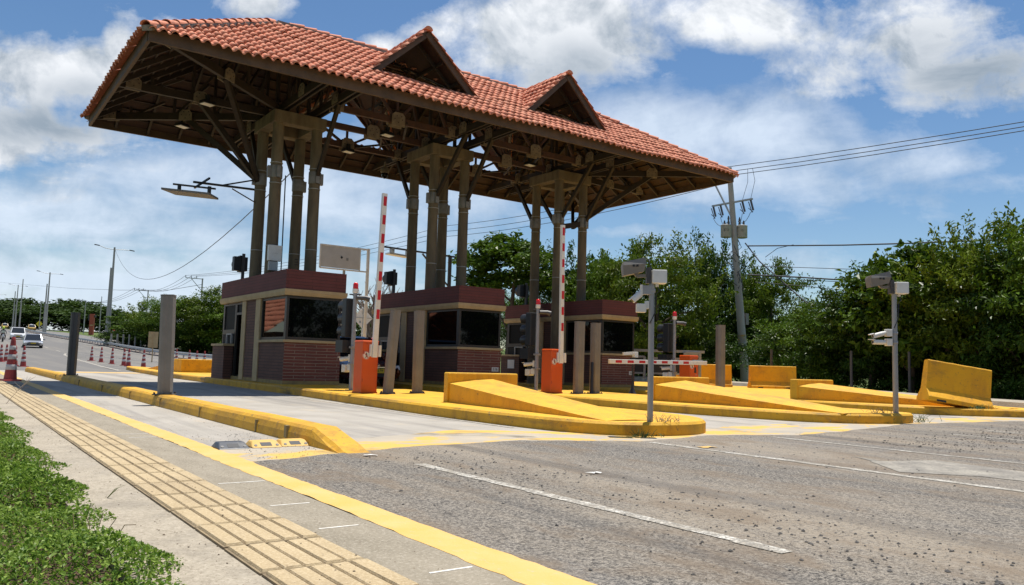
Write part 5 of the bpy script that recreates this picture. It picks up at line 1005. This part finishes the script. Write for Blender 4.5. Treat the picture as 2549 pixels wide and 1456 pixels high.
for pts,r,lb in ((((1862,612),(2000,611),(2100,610),(2250,606),(2400,600),(2549,597),(2700,592)),.045,'thick cable running level to the right from the leaning pole'),(((1855,605),(1890,650),(1960,712),(2020,765)),.045,'dark stay cable slanting down to the right of the leaning pole'),(((1862,684),(1990,690),(2100,697),(2200,712)),.05,'bundled cable sagging before the low trees at the right'),(((1862,690),(2000,697),(2150,704)),.02,'thin cable just under the bundled cable'),(((1870,662),(2000,666),(2120,670)),.02,'thin cable above the bundled cable'),(((1880,702),(2000,712),(2100,722)),.02,'lowest thin cable across the sky gap'),(((1905,640),(1935,618),(1975,609)),.02,'short looping wire under the thick cable')):
    wire('cable',[atX(x,y,44.) for x,y in pts],r,lb,None)
# ---------------------------------------------------------------- vehicles
CARG=M('car_glass',(.012,.016,.02),.05,spec=.8); TYRE=M('tyre',(.02,.02,.02),.85); CHR=M('chrome',(.6,.6,.6),.15,1.); HEAD=M('headlight',(.75,.77,.8),.08,spec=.8); PLATE=M('yellow_plate',(.70,.50,.03),.5)
def car(loc,rz,paint,label,name='parked_car',L_=5.1,w=1.04,h=1.7,suv=False,plate='RZT 483',roof=None,taxi=False):
    t=thing(name,label,'car',loc,(0,0,rz)); bz=.95 if not suv else 1.12; st=[(-.02,.52,bz-.38,.80),(.12,.32,bz-.27,.92),(.9,.26,bz-.06,1),(1.5,.26,bz,1),(3.6,.26,bz+.03,1),(4.6,.28,bz+.02,.97),(5.0,.36,bz-.12,.90),(5.1,.55,bz-.25,.82)]
    b=MB(); b.loft([[(s*w*k*xx,y*L_/5.1,z) for s,xx,z in ((-1,.86,zl),(-1,.97,zl+.12),(-1,1,zl+(zt-zl)*.55),(-1,.97,zt-.08),(-1,.88,zt),(1,.88,zt),(1,.97,zt-.08),(1,1,zl+(zt-zl)*.55),(1,.97,zl+.12),(1,.86,zl))] for y,zl,zt,k in st],0,True); body=b.build('body',paint,t,bevel=.01)
    y0,y1,y2,y3=(1.25,2.15,3.7,4.65) if not suv else (1.2,1.95,4.4,4.95); c=MB(); c.loft([[(-w*.88,y0,bz-.04),(-w*.9,y3,bz-.02),(w*.9,y3,bz-.02),(w*.88,y0,bz-.04)],[(-w*.72,y1,h-.06),(-w*.72,y2,h-.06),(w*.72,y2,h-.06),(w*.72,y1,h-.06)]],0,False); c.build('windscreen',CARG,t)
    MB().loft([[(-w*.73,y1-.03,h-.065),(-w*.73,y2+.03,h-.065),(w*.73,y2+.03,h-.065),(w*.73,y1-.03,h-.065)],[(-w*.62,y1+.15,h),(-w*.62,y2-.1,h),(w*.62,y2-.1,h),(w*.62,y1+.15,h)]],0,False).build('roof',roof or paint,t,bevel=.02)
    p=MB()
    for s in (-1,1): p.bar((s*w*.89,y0,bz-.04),(s*w*.73,y1,h-.05),.09).bar((s*w*.91,y3,bz-.02),(s*w*.73,y2,h-.05),.12).bar((s*w*.905,(y1+y2)/2,bz),(s*w*.735,(y1+y2)/2,h-.06),.09)
    p.build('pillar',paint,t)
    for s in (-1,1):
        for y in (.95,L_-.95):
            wh=MB().lathe([(.2,-.12),(.34,-.12),(.37,-.07),(.37,.07),(.34,.12),(.2,.12)],n=20).build('wheel',TYRE,t,loc=(s*w*.86,y,.37),rot=(0,PI/2,0)); MB().lathe([(.05,-.125),(.22,-.118),(.22,.118),(.05,.125)],n=12).build('rim',CHR,wh)
        MB().loft([[(s*w*.90,.10,bz-.34),(s*w*.55,-.01,bz-.36),(s*w*.55,.03,bz-.24),(s*w*.90,.2,bz-.2)],[(s*w*.91,.3,bz-.33),(s*w*.55,.12,bz-.36),(s*w*.55,.15,bz-.22),(s*w*.91,.4,bz-.18)]],0,False).build('headlight',HEAD,t)
        MB().box(-.06,.06,-.03,.03,-.05,.05).build('tail_light',REDL,t,loc=(s*w*.78,L_-.03,bz-.18)); MB().bar((s*w*.86,y0+.35,bz+.05),(s*(w+.13),y0+.3,bz+.1),.05).box(min(s*(w+.02),s*(w+.22)),max(s*(w+.02),s*(w+.22)),y0+.24,y0+.36,bz+.03,bz+.2).build('mirror',paint,t)
    MB().box(-w*.5,w*.5,-.05,.1,bz-.37,bz-.28).box(-w*.62,w*.62,-.045,.12,.38,.5).build('grille',DARK,t); MB().bar((-w*.5,-.055,bz-.27),(w*.5,-.055,bz-.27),.03).build('grille_trim',CHR,t)
    pl=MB().box(-.27,.27,-.075,-.05,.5,.64).build('number_plate',PLATE,t); text('number',plate,.12,DARK,pl,(0,-.078,.57),(PI/2,0,0),.002); pl2=MB().box(-.27,.27,L_-.02,L_+.03,.62,.76).build('number_plate',PLATE,t)
    if taxi: MB().box(-.35,.35,(y1+y2)/2-.12,(y1+y2)/2+.12,h,h+.16,tx=.05,ty=.03).build('roof_sign',WHITE,t)
    return t
SILV=M('silver_paint',(.50,.51,.53),.22,.55,coat=.6); WHP=M('white_car_paint',(.72,.73,.74),.25,coat=.6); TAX=M('taxi_yellow',(.42,.27,.05),.4,coat=.2); MAR=M('maroon_paint',(.10,.008,.012),.25,coat=.7)
p=at(82,868,94.5); car((p.x,p.y,zg(p.y)+.02),-.05,SILV,'silver saloon car driving towards the toll, with a yellow plate',name='moving_car',plate='KGT 214')
p=at(43,857,128); car((p.x,p.y,zg(p.y)+.02),-.05,WHP,'white sport utility car following the silver saloon',name='moving_car',suv=True,h=2.05,w=1.1,plate='HJS 650')
p=at(75,829,247); car((p.x,p.y,zg(p.y)+.02),PI,TAX,'yellow taxi with a pale roof driving away on the opposite road',name='taxi',roof=WHP,taxi=True,h=1.8,plate='TZB 702')
p=at(10,816,290); car((p.x,p.y,zg(p.y)+.02),PI,TAX,'farther yellow taxi near the white tents',name='taxi',roof=WHP,taxi=True,h=1.8,plate='TZA 118')
RC=car((11.3,22.9,.0),0,MAR,'dark maroon car waiting at the middle booth, mostly hidden by the orange cabinet',name='waiting_car',plate='EHK 179'); MB().tube([(.11*math.cos(a),-.06,.72+.085*math.sin(a)) for a in [2*PI*i/20 for i in range(21)]],.012,6).bar((-.1,-.06,.75),(0,-.06,.69),.02).bar((.1,-.06,.75),(0,-.06,.69),.02).build('emblem',CHR,RC)
# motorcyclist
def skin_body(name,joints,edges,mat,parent):
    me=bpy.data.meshes.new(name); me.from_pydata([j[0] for j in joints],edges,[]); o=bpy.data.objects.new(name,me); COL.objects.link(o); o.modifiers.new('s','SKIN'); sv=me.skin_vertices[0].data
    for i,j in enumerate(joints): r=j[1]; sv[i].radius=(r,r) if not isinstance(r,tuple) else r
    sv[0].use_root=True; sb=o.modifiers.new('b','SUBSURF'); sb.levels=1; sb.render_levels=1; bpy.context.view_layer.update()
    m2=bpy.data.meshes.new_from_object(o.evaluated_get(bpy.context.evaluated_depsgraph_get())); bpy.data.objects.remove(o); m2.materials.clear(); m2.materials.append(mat)
    for q in m2.polygons: q.use_smooth=True
    n=bpy.data.objects.new(name,m2); COL.objects.link(n); n.parent=parent; return n
SKIN=M('skin',(.30,.17,.11),.6); CLOTH=M('dark_clothes',(.02,.022,.028),.85); HIVIS=M('hi_vis',(.55,.75,.08),.6)
p=at(6,853,112); mz=zg(p.y)
t=thing('motorcycle','white motorcycle with a small front light carrying a rider at the left edge','motorcycle',(p.x,p.y,mz+.02))
for y in (-.75,.75): w_=MB().lathe([(.24,-.06),(.34,-.06),(.37,0),(.34,.06),(.24,.06)],n=18).build('wheel',TYRE,t,loc=(0,y,.37),rot=(0,PI/2,0)); MB().lathe([(.04,-.06),(.24,-.04),(.24,.04),(.04,.06)],n=12).build('rim',CHR,w_)
MB().loft([[(-.12,-.55,.75),(.12,-.55,.75),(.1,-.5,1.05),(-.1,-.5,1.05)],[(-.16,.0,.5),(.16,.0,.5),(.14,.0,.95),(-.14,.0,.95)],[(-.12,.8,.75),(.12,.8,.75),(.1,.8,.92),(-.1,.8,.92)]],0,True).build('body',WHP,t); MB().bar((0,-.75,.37),(0,-.45,1.1),.07).bar((-.4,-.42,1.15),(.4,-.42,1.15),.04).build('fork',CHR,t); MB().lathe([(.02,0),(.11,.02),(.12,.1)],n=14).build('headlight',HEAD,t,loc=(0,-.56,.98),rot=(PI/2,0,0)); MB().box(-.15,.15,.0,.75,.93,1.02).build('seat',DARK,t,bevel=.02)
r=thing('person','motorcyclist in dark clothes and a bright yellow helmet riding towards the toll','person',(p.x,p.y,mz+.02))
J=[((0,.25,1.05),.17),((0,.2,1.35),.19),((0,.12,1.62),.2),((0,.08,1.76),.08),((0,.04,1.92),.11),((-.22,.12,1.63),.085),((-.36,-.05,1.38),.06),((-.36,-.36,1.2),.045),((-.36,-.44,1.17),.045),((.22,.12,1.63),.085),((.36,-.05,1.38),.06),((.36,-.36,1.2),.045),((.36,-.44,1.17),.045),((-.17,.15,1.02),.12),((-.27,-.22,.85),.085),((-.24,.05,.4),.06),((-.24,-.1,.33),.055),((.17,.15,1.02),.12),((.27,-.22,.85),.085),((.24,.05,.4),.06),((.24,-.1,.33),.055)]
skin_body('body',J,[(0,1),(1,2),(2,3),(3,4),(2,5),(5,6),(6,7),(7,8),(2,9),(9,10),(10,11),(11,12),(0,13),(13,14),(14,15),(15,16),(0,17),(17,18),(18,19),(19,20)],CLOTH,r)
MB().lathe([(.02,.2),(.12,.16),(.16,.04),(.155,-.08),(.12,-.16)],(0,.04,1.97),18).build('helmet',HIVIS,r); MB().box(-.11,.11,-.135,-.08,1.9,2.0).build('visor',CARG,r); MB().loft([[(x*1.06,y,z) for x,y,z in ((-.2,-.02,1.3),(.2,-.02,1.3),(.2,.38,1.3),(-.2,.38,1.3))],[(x*1.06,y,z) for x,y,z in ((-.21,-.08,1.6),(.21,-.08,1.6),(.21,.32,1.6),(-.21,.32,1.6))]],0,False).build('vest',M('vest',(.55,.6,.5),.7),r,bevel=.03)
# tents, yellow post and kerb far left, grey gate behind the third cabinet
for i,(px,py) in enumerate(((6,808),(27,808))):
    p=at(px,py,330); t=thing('tent',('white peaked tent cut by the left edge of the picture','white peaked tent beside the third street light')[i],'tent',(p.x,p.y,zg(p.y)),(0,0,.4),'white tents'); MB().loft([[(-2.6,-2.6,2.6),(2.6,-2.6,2.6),(2.6,2.6,2.6),(-2.6,2.6,2.6)],[(-.2,-.2,4.6),(.2,-.2,4.6),(.2,.2,4.6),(-.2,.2,4.6)]],0,False).build('canopy',WHITE,t)
    for x in (-2.5,2.5):
        for y in (-2.5,2.5): MB().box(x-.06,x+.06,y-.06,y+.06,-.5,2.6).build('pole',GALV,t)
p=at(31,866,80); t=thing('marker_post','yellow marker post on the pavement by the left edge','post',(p.x,p.y,zg(p.y))); MB().prism([(-.09,-.09),(.09,-.09),(.09,.09),(-.09,.09)],0,1.15,top=[(-.07,-.07),(.07,-.07),(.07,.07),(-.07,.07)]).build('post',YELR,t,bevel=.01); MB().lathe([(.085,.7),(.086,.71),(.086,.85),(.085,.86)],n=12).build('band',DARK,t)
struct('kerb',MB().box(1.6,3.2,62,80,0,.5).box(1.6,3.2,80,130,.3,1.0),YELG)
t=thing('metal_gate','pale grey metal gate frames behind the lowered barrier arm','gate',at(1610,935,31.5)-Vector((0,0,.0)),(0,0,RAD(-36)))
def gf(x0,x1,z1,solid):
    f=MB().bar((x0,0,-.1),(x0,0,z1),.09).bar((x1,0,-.1),(x1,0,z1),.09).bar((x0,0,z1),(x1,0,z1),.08).bar((x0,0,.1),(x1,0,.1),.07).build('frame',GREY,t); 
    MB().box(x0+.04,x1-.04,-.015,.015,.1,z1-.04).build('panel',DARK if solid else GREY,f)
gf(-1.2,-.1,.75,True); gf(.1,1.35,.7,True); gf(1.5,2.1,.95,False); MB().bar((-1.4,.1,1.0),(2.3,.1,1.0),.1).bar((-1.35,.1,-.1),(-1.35,.1,1.0),.1).build('rail',GREY,t)
# low fence posts and chain-link shade under the right trees
for i,px in enumerate((1885,2112,2279,2493,2620)):
    p=at(px,985,31-i*1.2); t=MB().tube([(0,0,-.3),(0,0,1.9)],.06,7).build('fence_post',STEELD,loc=(p.x+4.2,p.y+2.4,0)); tag(t,('dark fence post left of the upright jersey barrier','dark fence post behind the long crash ramp, left of the second camera post','dark fence post just right of the second camera post','dark fence post right of the tilted jersey barrier','dark fence post beyond the right edge')[i],'post','fence posts under the trees')
for i in range(9):
    p=at(275+i*15,872-i*.3,112); t=MB().tube([(0,0,-.3),(0,0,1.9)],.12,6).build('fence_post',POLEC,loc=(p.x,p.y,zg(p.y))); tag(t,'pale fence post in the row along the foot of the far trees','post','pale fence posts by the grass verge')
# tiled house out of view that the booth windows mirror
t=thing('tiled_house','low house with a red tiled roof outside the frame, mirrored in the booth windows','house',(-9,66,.2))
MB().box(-4,4,-8,8,0,2.6).build('wall',BRB,t)
for s in (-1,1): o=tiles('roof',(s*5,-9,2.5),(0,1,0),(-s*5,0,3.6),18,6.2,lambda v:0,lambda v:18,parent=t,pitch=.5,rowh=.8,amp=.12,seed=40+s); o.location=(0,0,0)
# trees behind the camera, mirrored in front windows; right row added to darken them
for i,(x,y,h) in enumerate(((-6,-16,8),(2,-22,9),(9,-26,10),(16,-24,9),(23,-20,9),(30,-16,9),(-13,-9,8),(37,-18,10),(44,-20,11),(51,-20,11),(58,-22,12),(65,-22,12),(72,-24,12))): tree((x,y,-.05),h,3.6 if i<7 else 4.6,i%3,('tree behind the camera left of the pavement','tree behind the camera at the pavement end','tree behind the camera across the road','dense tree behind the camera in the middle','tree behind the camera toward the right','tree behind the camera at the far right','tree on the left behind the camera','first tree of the row out of view beyond the right corner','second tree of the row out of view beyond the right corner','third tree of the row out of view beyond the right corner','fourth tree of the row out of view beyond the right corner','fifth tree of the row out of view beyond the right corner','last tree of the row out of view beyond the right corner')[i],group='trees behind the camera')
# ---------------------------------------------------------------- ground cover, weeds, grit
def ground_cover():
    rg=np.random.default_rng(8); n=170000; y=1.6+(rg.random(n)**1.6)*12.5; edge=.925+.02*np.clip((6-y)/3,0,1)+.025*np.sin(y*2.1)+.014*np.sin(y*5.3+1)+.01*np.sin(y*11); x=edge+.05*np.abs(rg.normal(size=n))*(rg.random(n)<.12)-(rg.random(n)**1.1)*(1.6+y*.12); 
    hh=(.025+.095*np.clip((edge-x)/.35,0,1))*(1+.35*np.sin(x*5+y*3)+.3*np.sin(y*6.1-x*3)); z=-.03+hh*(.35+.75*rg.random(n)**.6)
    keep=(np.sin(x*9.1+3*np.sin(y*4.3))+np.sin(y*7.7+x*4)+rg.normal(size=n)*.5)>-1.5; P=np.stack([x,y,z],1)[keep]; n=len(P); D=rg.normal(size=(n,3)); D[:,2]=np.abs(D[:,2])*.6+.25; D/=np.linalg.norm(D,axis=1)[:,None]
    s=rg.uniform(.012,.029,n)*(1+.35*(P[:,1]>5)); V,F=leaf_cloud(P,D,s,s*rg.uniform(.5,.72,n),rg,.05)
    return fast_mesh('ground_cover',V,F,leaf_mat('leaf_cover',(.075,.155,.02),(.29,.39,.075),.32,.42),None,rg.random(n)**1.3,smooth=False)
g=ground_cover(); tag(g,None,None,None,'stuff')
grid_sheet('soil_strip',[-8,-3,-1,.2,.80],[-20,1,4,8,13,42],SOIL,-.012,False)
rg=random.Random(6); b=MB()
for k in range(420):                                   # creeping stems
    y=1.7+rg.random()**1.6*9; x=.74+.03*math.sin(y*2.1)-rg.random()*1.4; a=rg.random()*6.28; L_=rg.uniform(.04,.10); b.tube([(x,y,.0),(x+math.cos(a)*L_*.5,y+math.sin(a)*L_*.5,.05+rg.random()*.06),(x+math.cos(a)*L_,y+math.sin(a)*L_,.03+rg.random()*.12)],.0022,4,caps=False)
tag(b.build('stems',M('stem',(.14,.075,.035),.8,c2=(.08,.10,.03),ns=5)),None,None,None,'stuff')
b=MB(); rg=random.Random(12)
for k in range(9):
    a=rg.uniform(-1,1); x,y=.90,5.35; L_=rg.uniform(.06,.14); b.add([(x-.002,y,.02),(x+.002,y,.02),(x+math.cos(a)*L_*.5+.0012,y+math.sin(a)*L_*.5,.02+L_*.55),(x+math.cos(a)*L_*.5-.0012,y+math.sin(a)*L_*.5,.02+L_*.55),(x+math.cos(a)*L_,y+math.sin(a)*L_,.02+L_*.75)],[(0,1,2,3),(3,2,4)])
tag(b.build('grass_tuft',M('grass_blade',(.12,.16,.03),.6)),'thin grass tuft sticking out of the ground cover over the pavement','grass tuft')
for i,(x,y) in enumerate(((.98,15.2),)):
    b=MB(); rg=random.Random(30+i)
    for k in range(5): a=rg.random()*6.28; q=[Vector((x,y,.0))]; 
    q=[Vector((x,y,0)),Vector((x+.1,y+.1,.14)),Vector((x+.22,y+.15,.3)),Vector((x+.32,y+.3,.4))]; b.tube(q,[.005,.004,.003,.002],5)
    for k in range(9): f=.3+.08*k; p=q[1].lerp(q[3],f); e=p+Vector((rg.uniform(-.14,.14),rg.uniform(-.14,.14),rg.uniform(.03,.14))); b.tube([p,e],[.004,.002],4)
    tag(b.build('dry_weed',TWIG),'dry weed stalk arching in front of the largest cone','weed')
def grit(name,n,f,mat,smin,smax,seed):
    rg=np.random.default_rng(seed); P=f(rg,n); n=len(P); base=np.array([[1,0,0],[0,1,0],[-1,0,0],[0,-1,0],[.1,.1,.5],[0,0,-.3]],float); T=np.array([[0,1,4],[1,2,4],[2,3,4],[3,0,4],[1,0,5],[2,1,5],[3,2,5],[0,3,5]])
    s=smin+(smax-smin)*rg.random(n)**3.2; a=rg.random(n)*6.28; q=base[None]*(1+rg.uniform(-.35,.35,(n,6,3))); c,sn=np.cos(a)[:,None],np.sin(a)[:,None]; X=q[:,:,0]*c-q[:,:,1]*sn; Y=q[:,:,0]*sn+q[:,:,1]*c
    V=np.stack([X*s[:,None]+P[:,:1],Y*s[:,None]*rg.uniform(.6,1,(n,1))+P[:,1:2],q[:,:,2]*s[:,None]+P[:,2:3]],2).reshape(-1,3); F=(T[None]+6*np.arange(n)[:,None,None]).reshape(-1,3)
    o=fast_mesh(name,V,F,mat,None,None,smooth=False); tag(o,None,None,None,'stuff')
GRIT=M('dark_grit',(.05,.047,.045),.9,c2=(.13,.12,.11),ns=9)
def road_pts(rg,n):
    x=2.4+rg.random(n)*12; y=1.0+rg.random(n)**1.4*6; lane=np.exp(-((x-4.1)/.55)**2)+.75*np.exp(-((x-3.55)/.25)**2)+.25*np.exp(-((x-7.3)/.5)**2)+.06; k=rg.random(n)<lane; return np.stack([x,y,np.full(n,.011)],1)[k]
grit('road_grit',14000,road_pts,GRIT,.003,.017,1)
def pave_pts(rg,n): x=.9+rg.random(n)*1.15; y=1.8+rg.random(n)**1.5*12; return np.stack([x,y,np.where((x>1.12)&(x<1.585),.05,.032)],1)
grit('pavement_grit',1300,pave_pts,M('brown_grit',(.09,.06,.04),.9,c2=(.2,.15,.1),ns=9),.002,.008,2)
def edge_pts(rg,n):
    k=rg.random(n)<.5; x=np.where(k,2.35+rg.random(n)*.8,8.5+rg.random(n)*8); y=np.where(k,7.0+rg.random(n)*2.4,5.9+rg.random(n)*1.1+.05*(x-8)); return np.stack([x,y,np.full(n,.010)],1)
grit('edge_grit',700,edge_pts,GRIT,.003,.010,3)
def weed(px,py,z,n,s,label,dry=True):
    r=ray(px,py); q=Vector((0,0,H0))+Vector(r)*((z-H0)/r[2]); rg=random.Random(int(px)); b=MB()
    for k in range(n):
        o=Vector((rg.gauss(0,s*.7),rg.gauss(0,s*.3),0)); a=rg.random()*6.28; e=o+Vector((math.cos(a)*s*.35,math.sin(a)*s*.35,rg.uniform(.1,.45)*s)); b.tube([o,o.lerp(e,.5)+Vector((0,0,.06*s)),e],[.004,.003,.002],4,caps=False)
    tag(b.build('weeds',TWIG if dry else M('weed_green',(.06,.11,.02),.7),loc=q),label,'weeds')
weed(1660,1050,IZ,30,.24,'dry weeds around the foot of the foreground camera post'); weed(2190,1028,IZ,25,.26,'dry weeds at the foot of the second camera post'); weed(1610,1087,.01,30,.22,'small green weed growing at the kerb foot of the nearest island',False); weed(2275,1050,.01,50,.4,'green weeds at the end of the second island',False); weed(2440,1018,IZ,40,.3,'green weeds before the tilted jersey barrier',False)
def debris_pts(rg,n): x=10+rg.random(n)*13; y=5.2+.09*(x-10)+rg.normal(size=n)*.45; k=y<6.9; return np.stack([x,y,np.full(n,.010)],1)[k]
grit('dark_debris',2600,debris_pts,M('black_debris',(.03,.028,.027),.95,c2=(.08,.07,.06),ns=9),.004,.022,5)
def sand_pts(rg,n): k=rg.random(n)<.6; y=7.6+rg.random(n)**1.3*12; x=np.where(k,3.14-np.abs(rg.normal(size=n))*.16,2.32+np.abs(rg.normal(size=n))*.10); return np.stack([x,y,np.full(n,.003)],1)
grit('kerb_sand',900,sand_pts,M('sand_grain',(.40,.31,.20),.95,c2=(.2,.16,.11),ns=9),.002,.007,7)
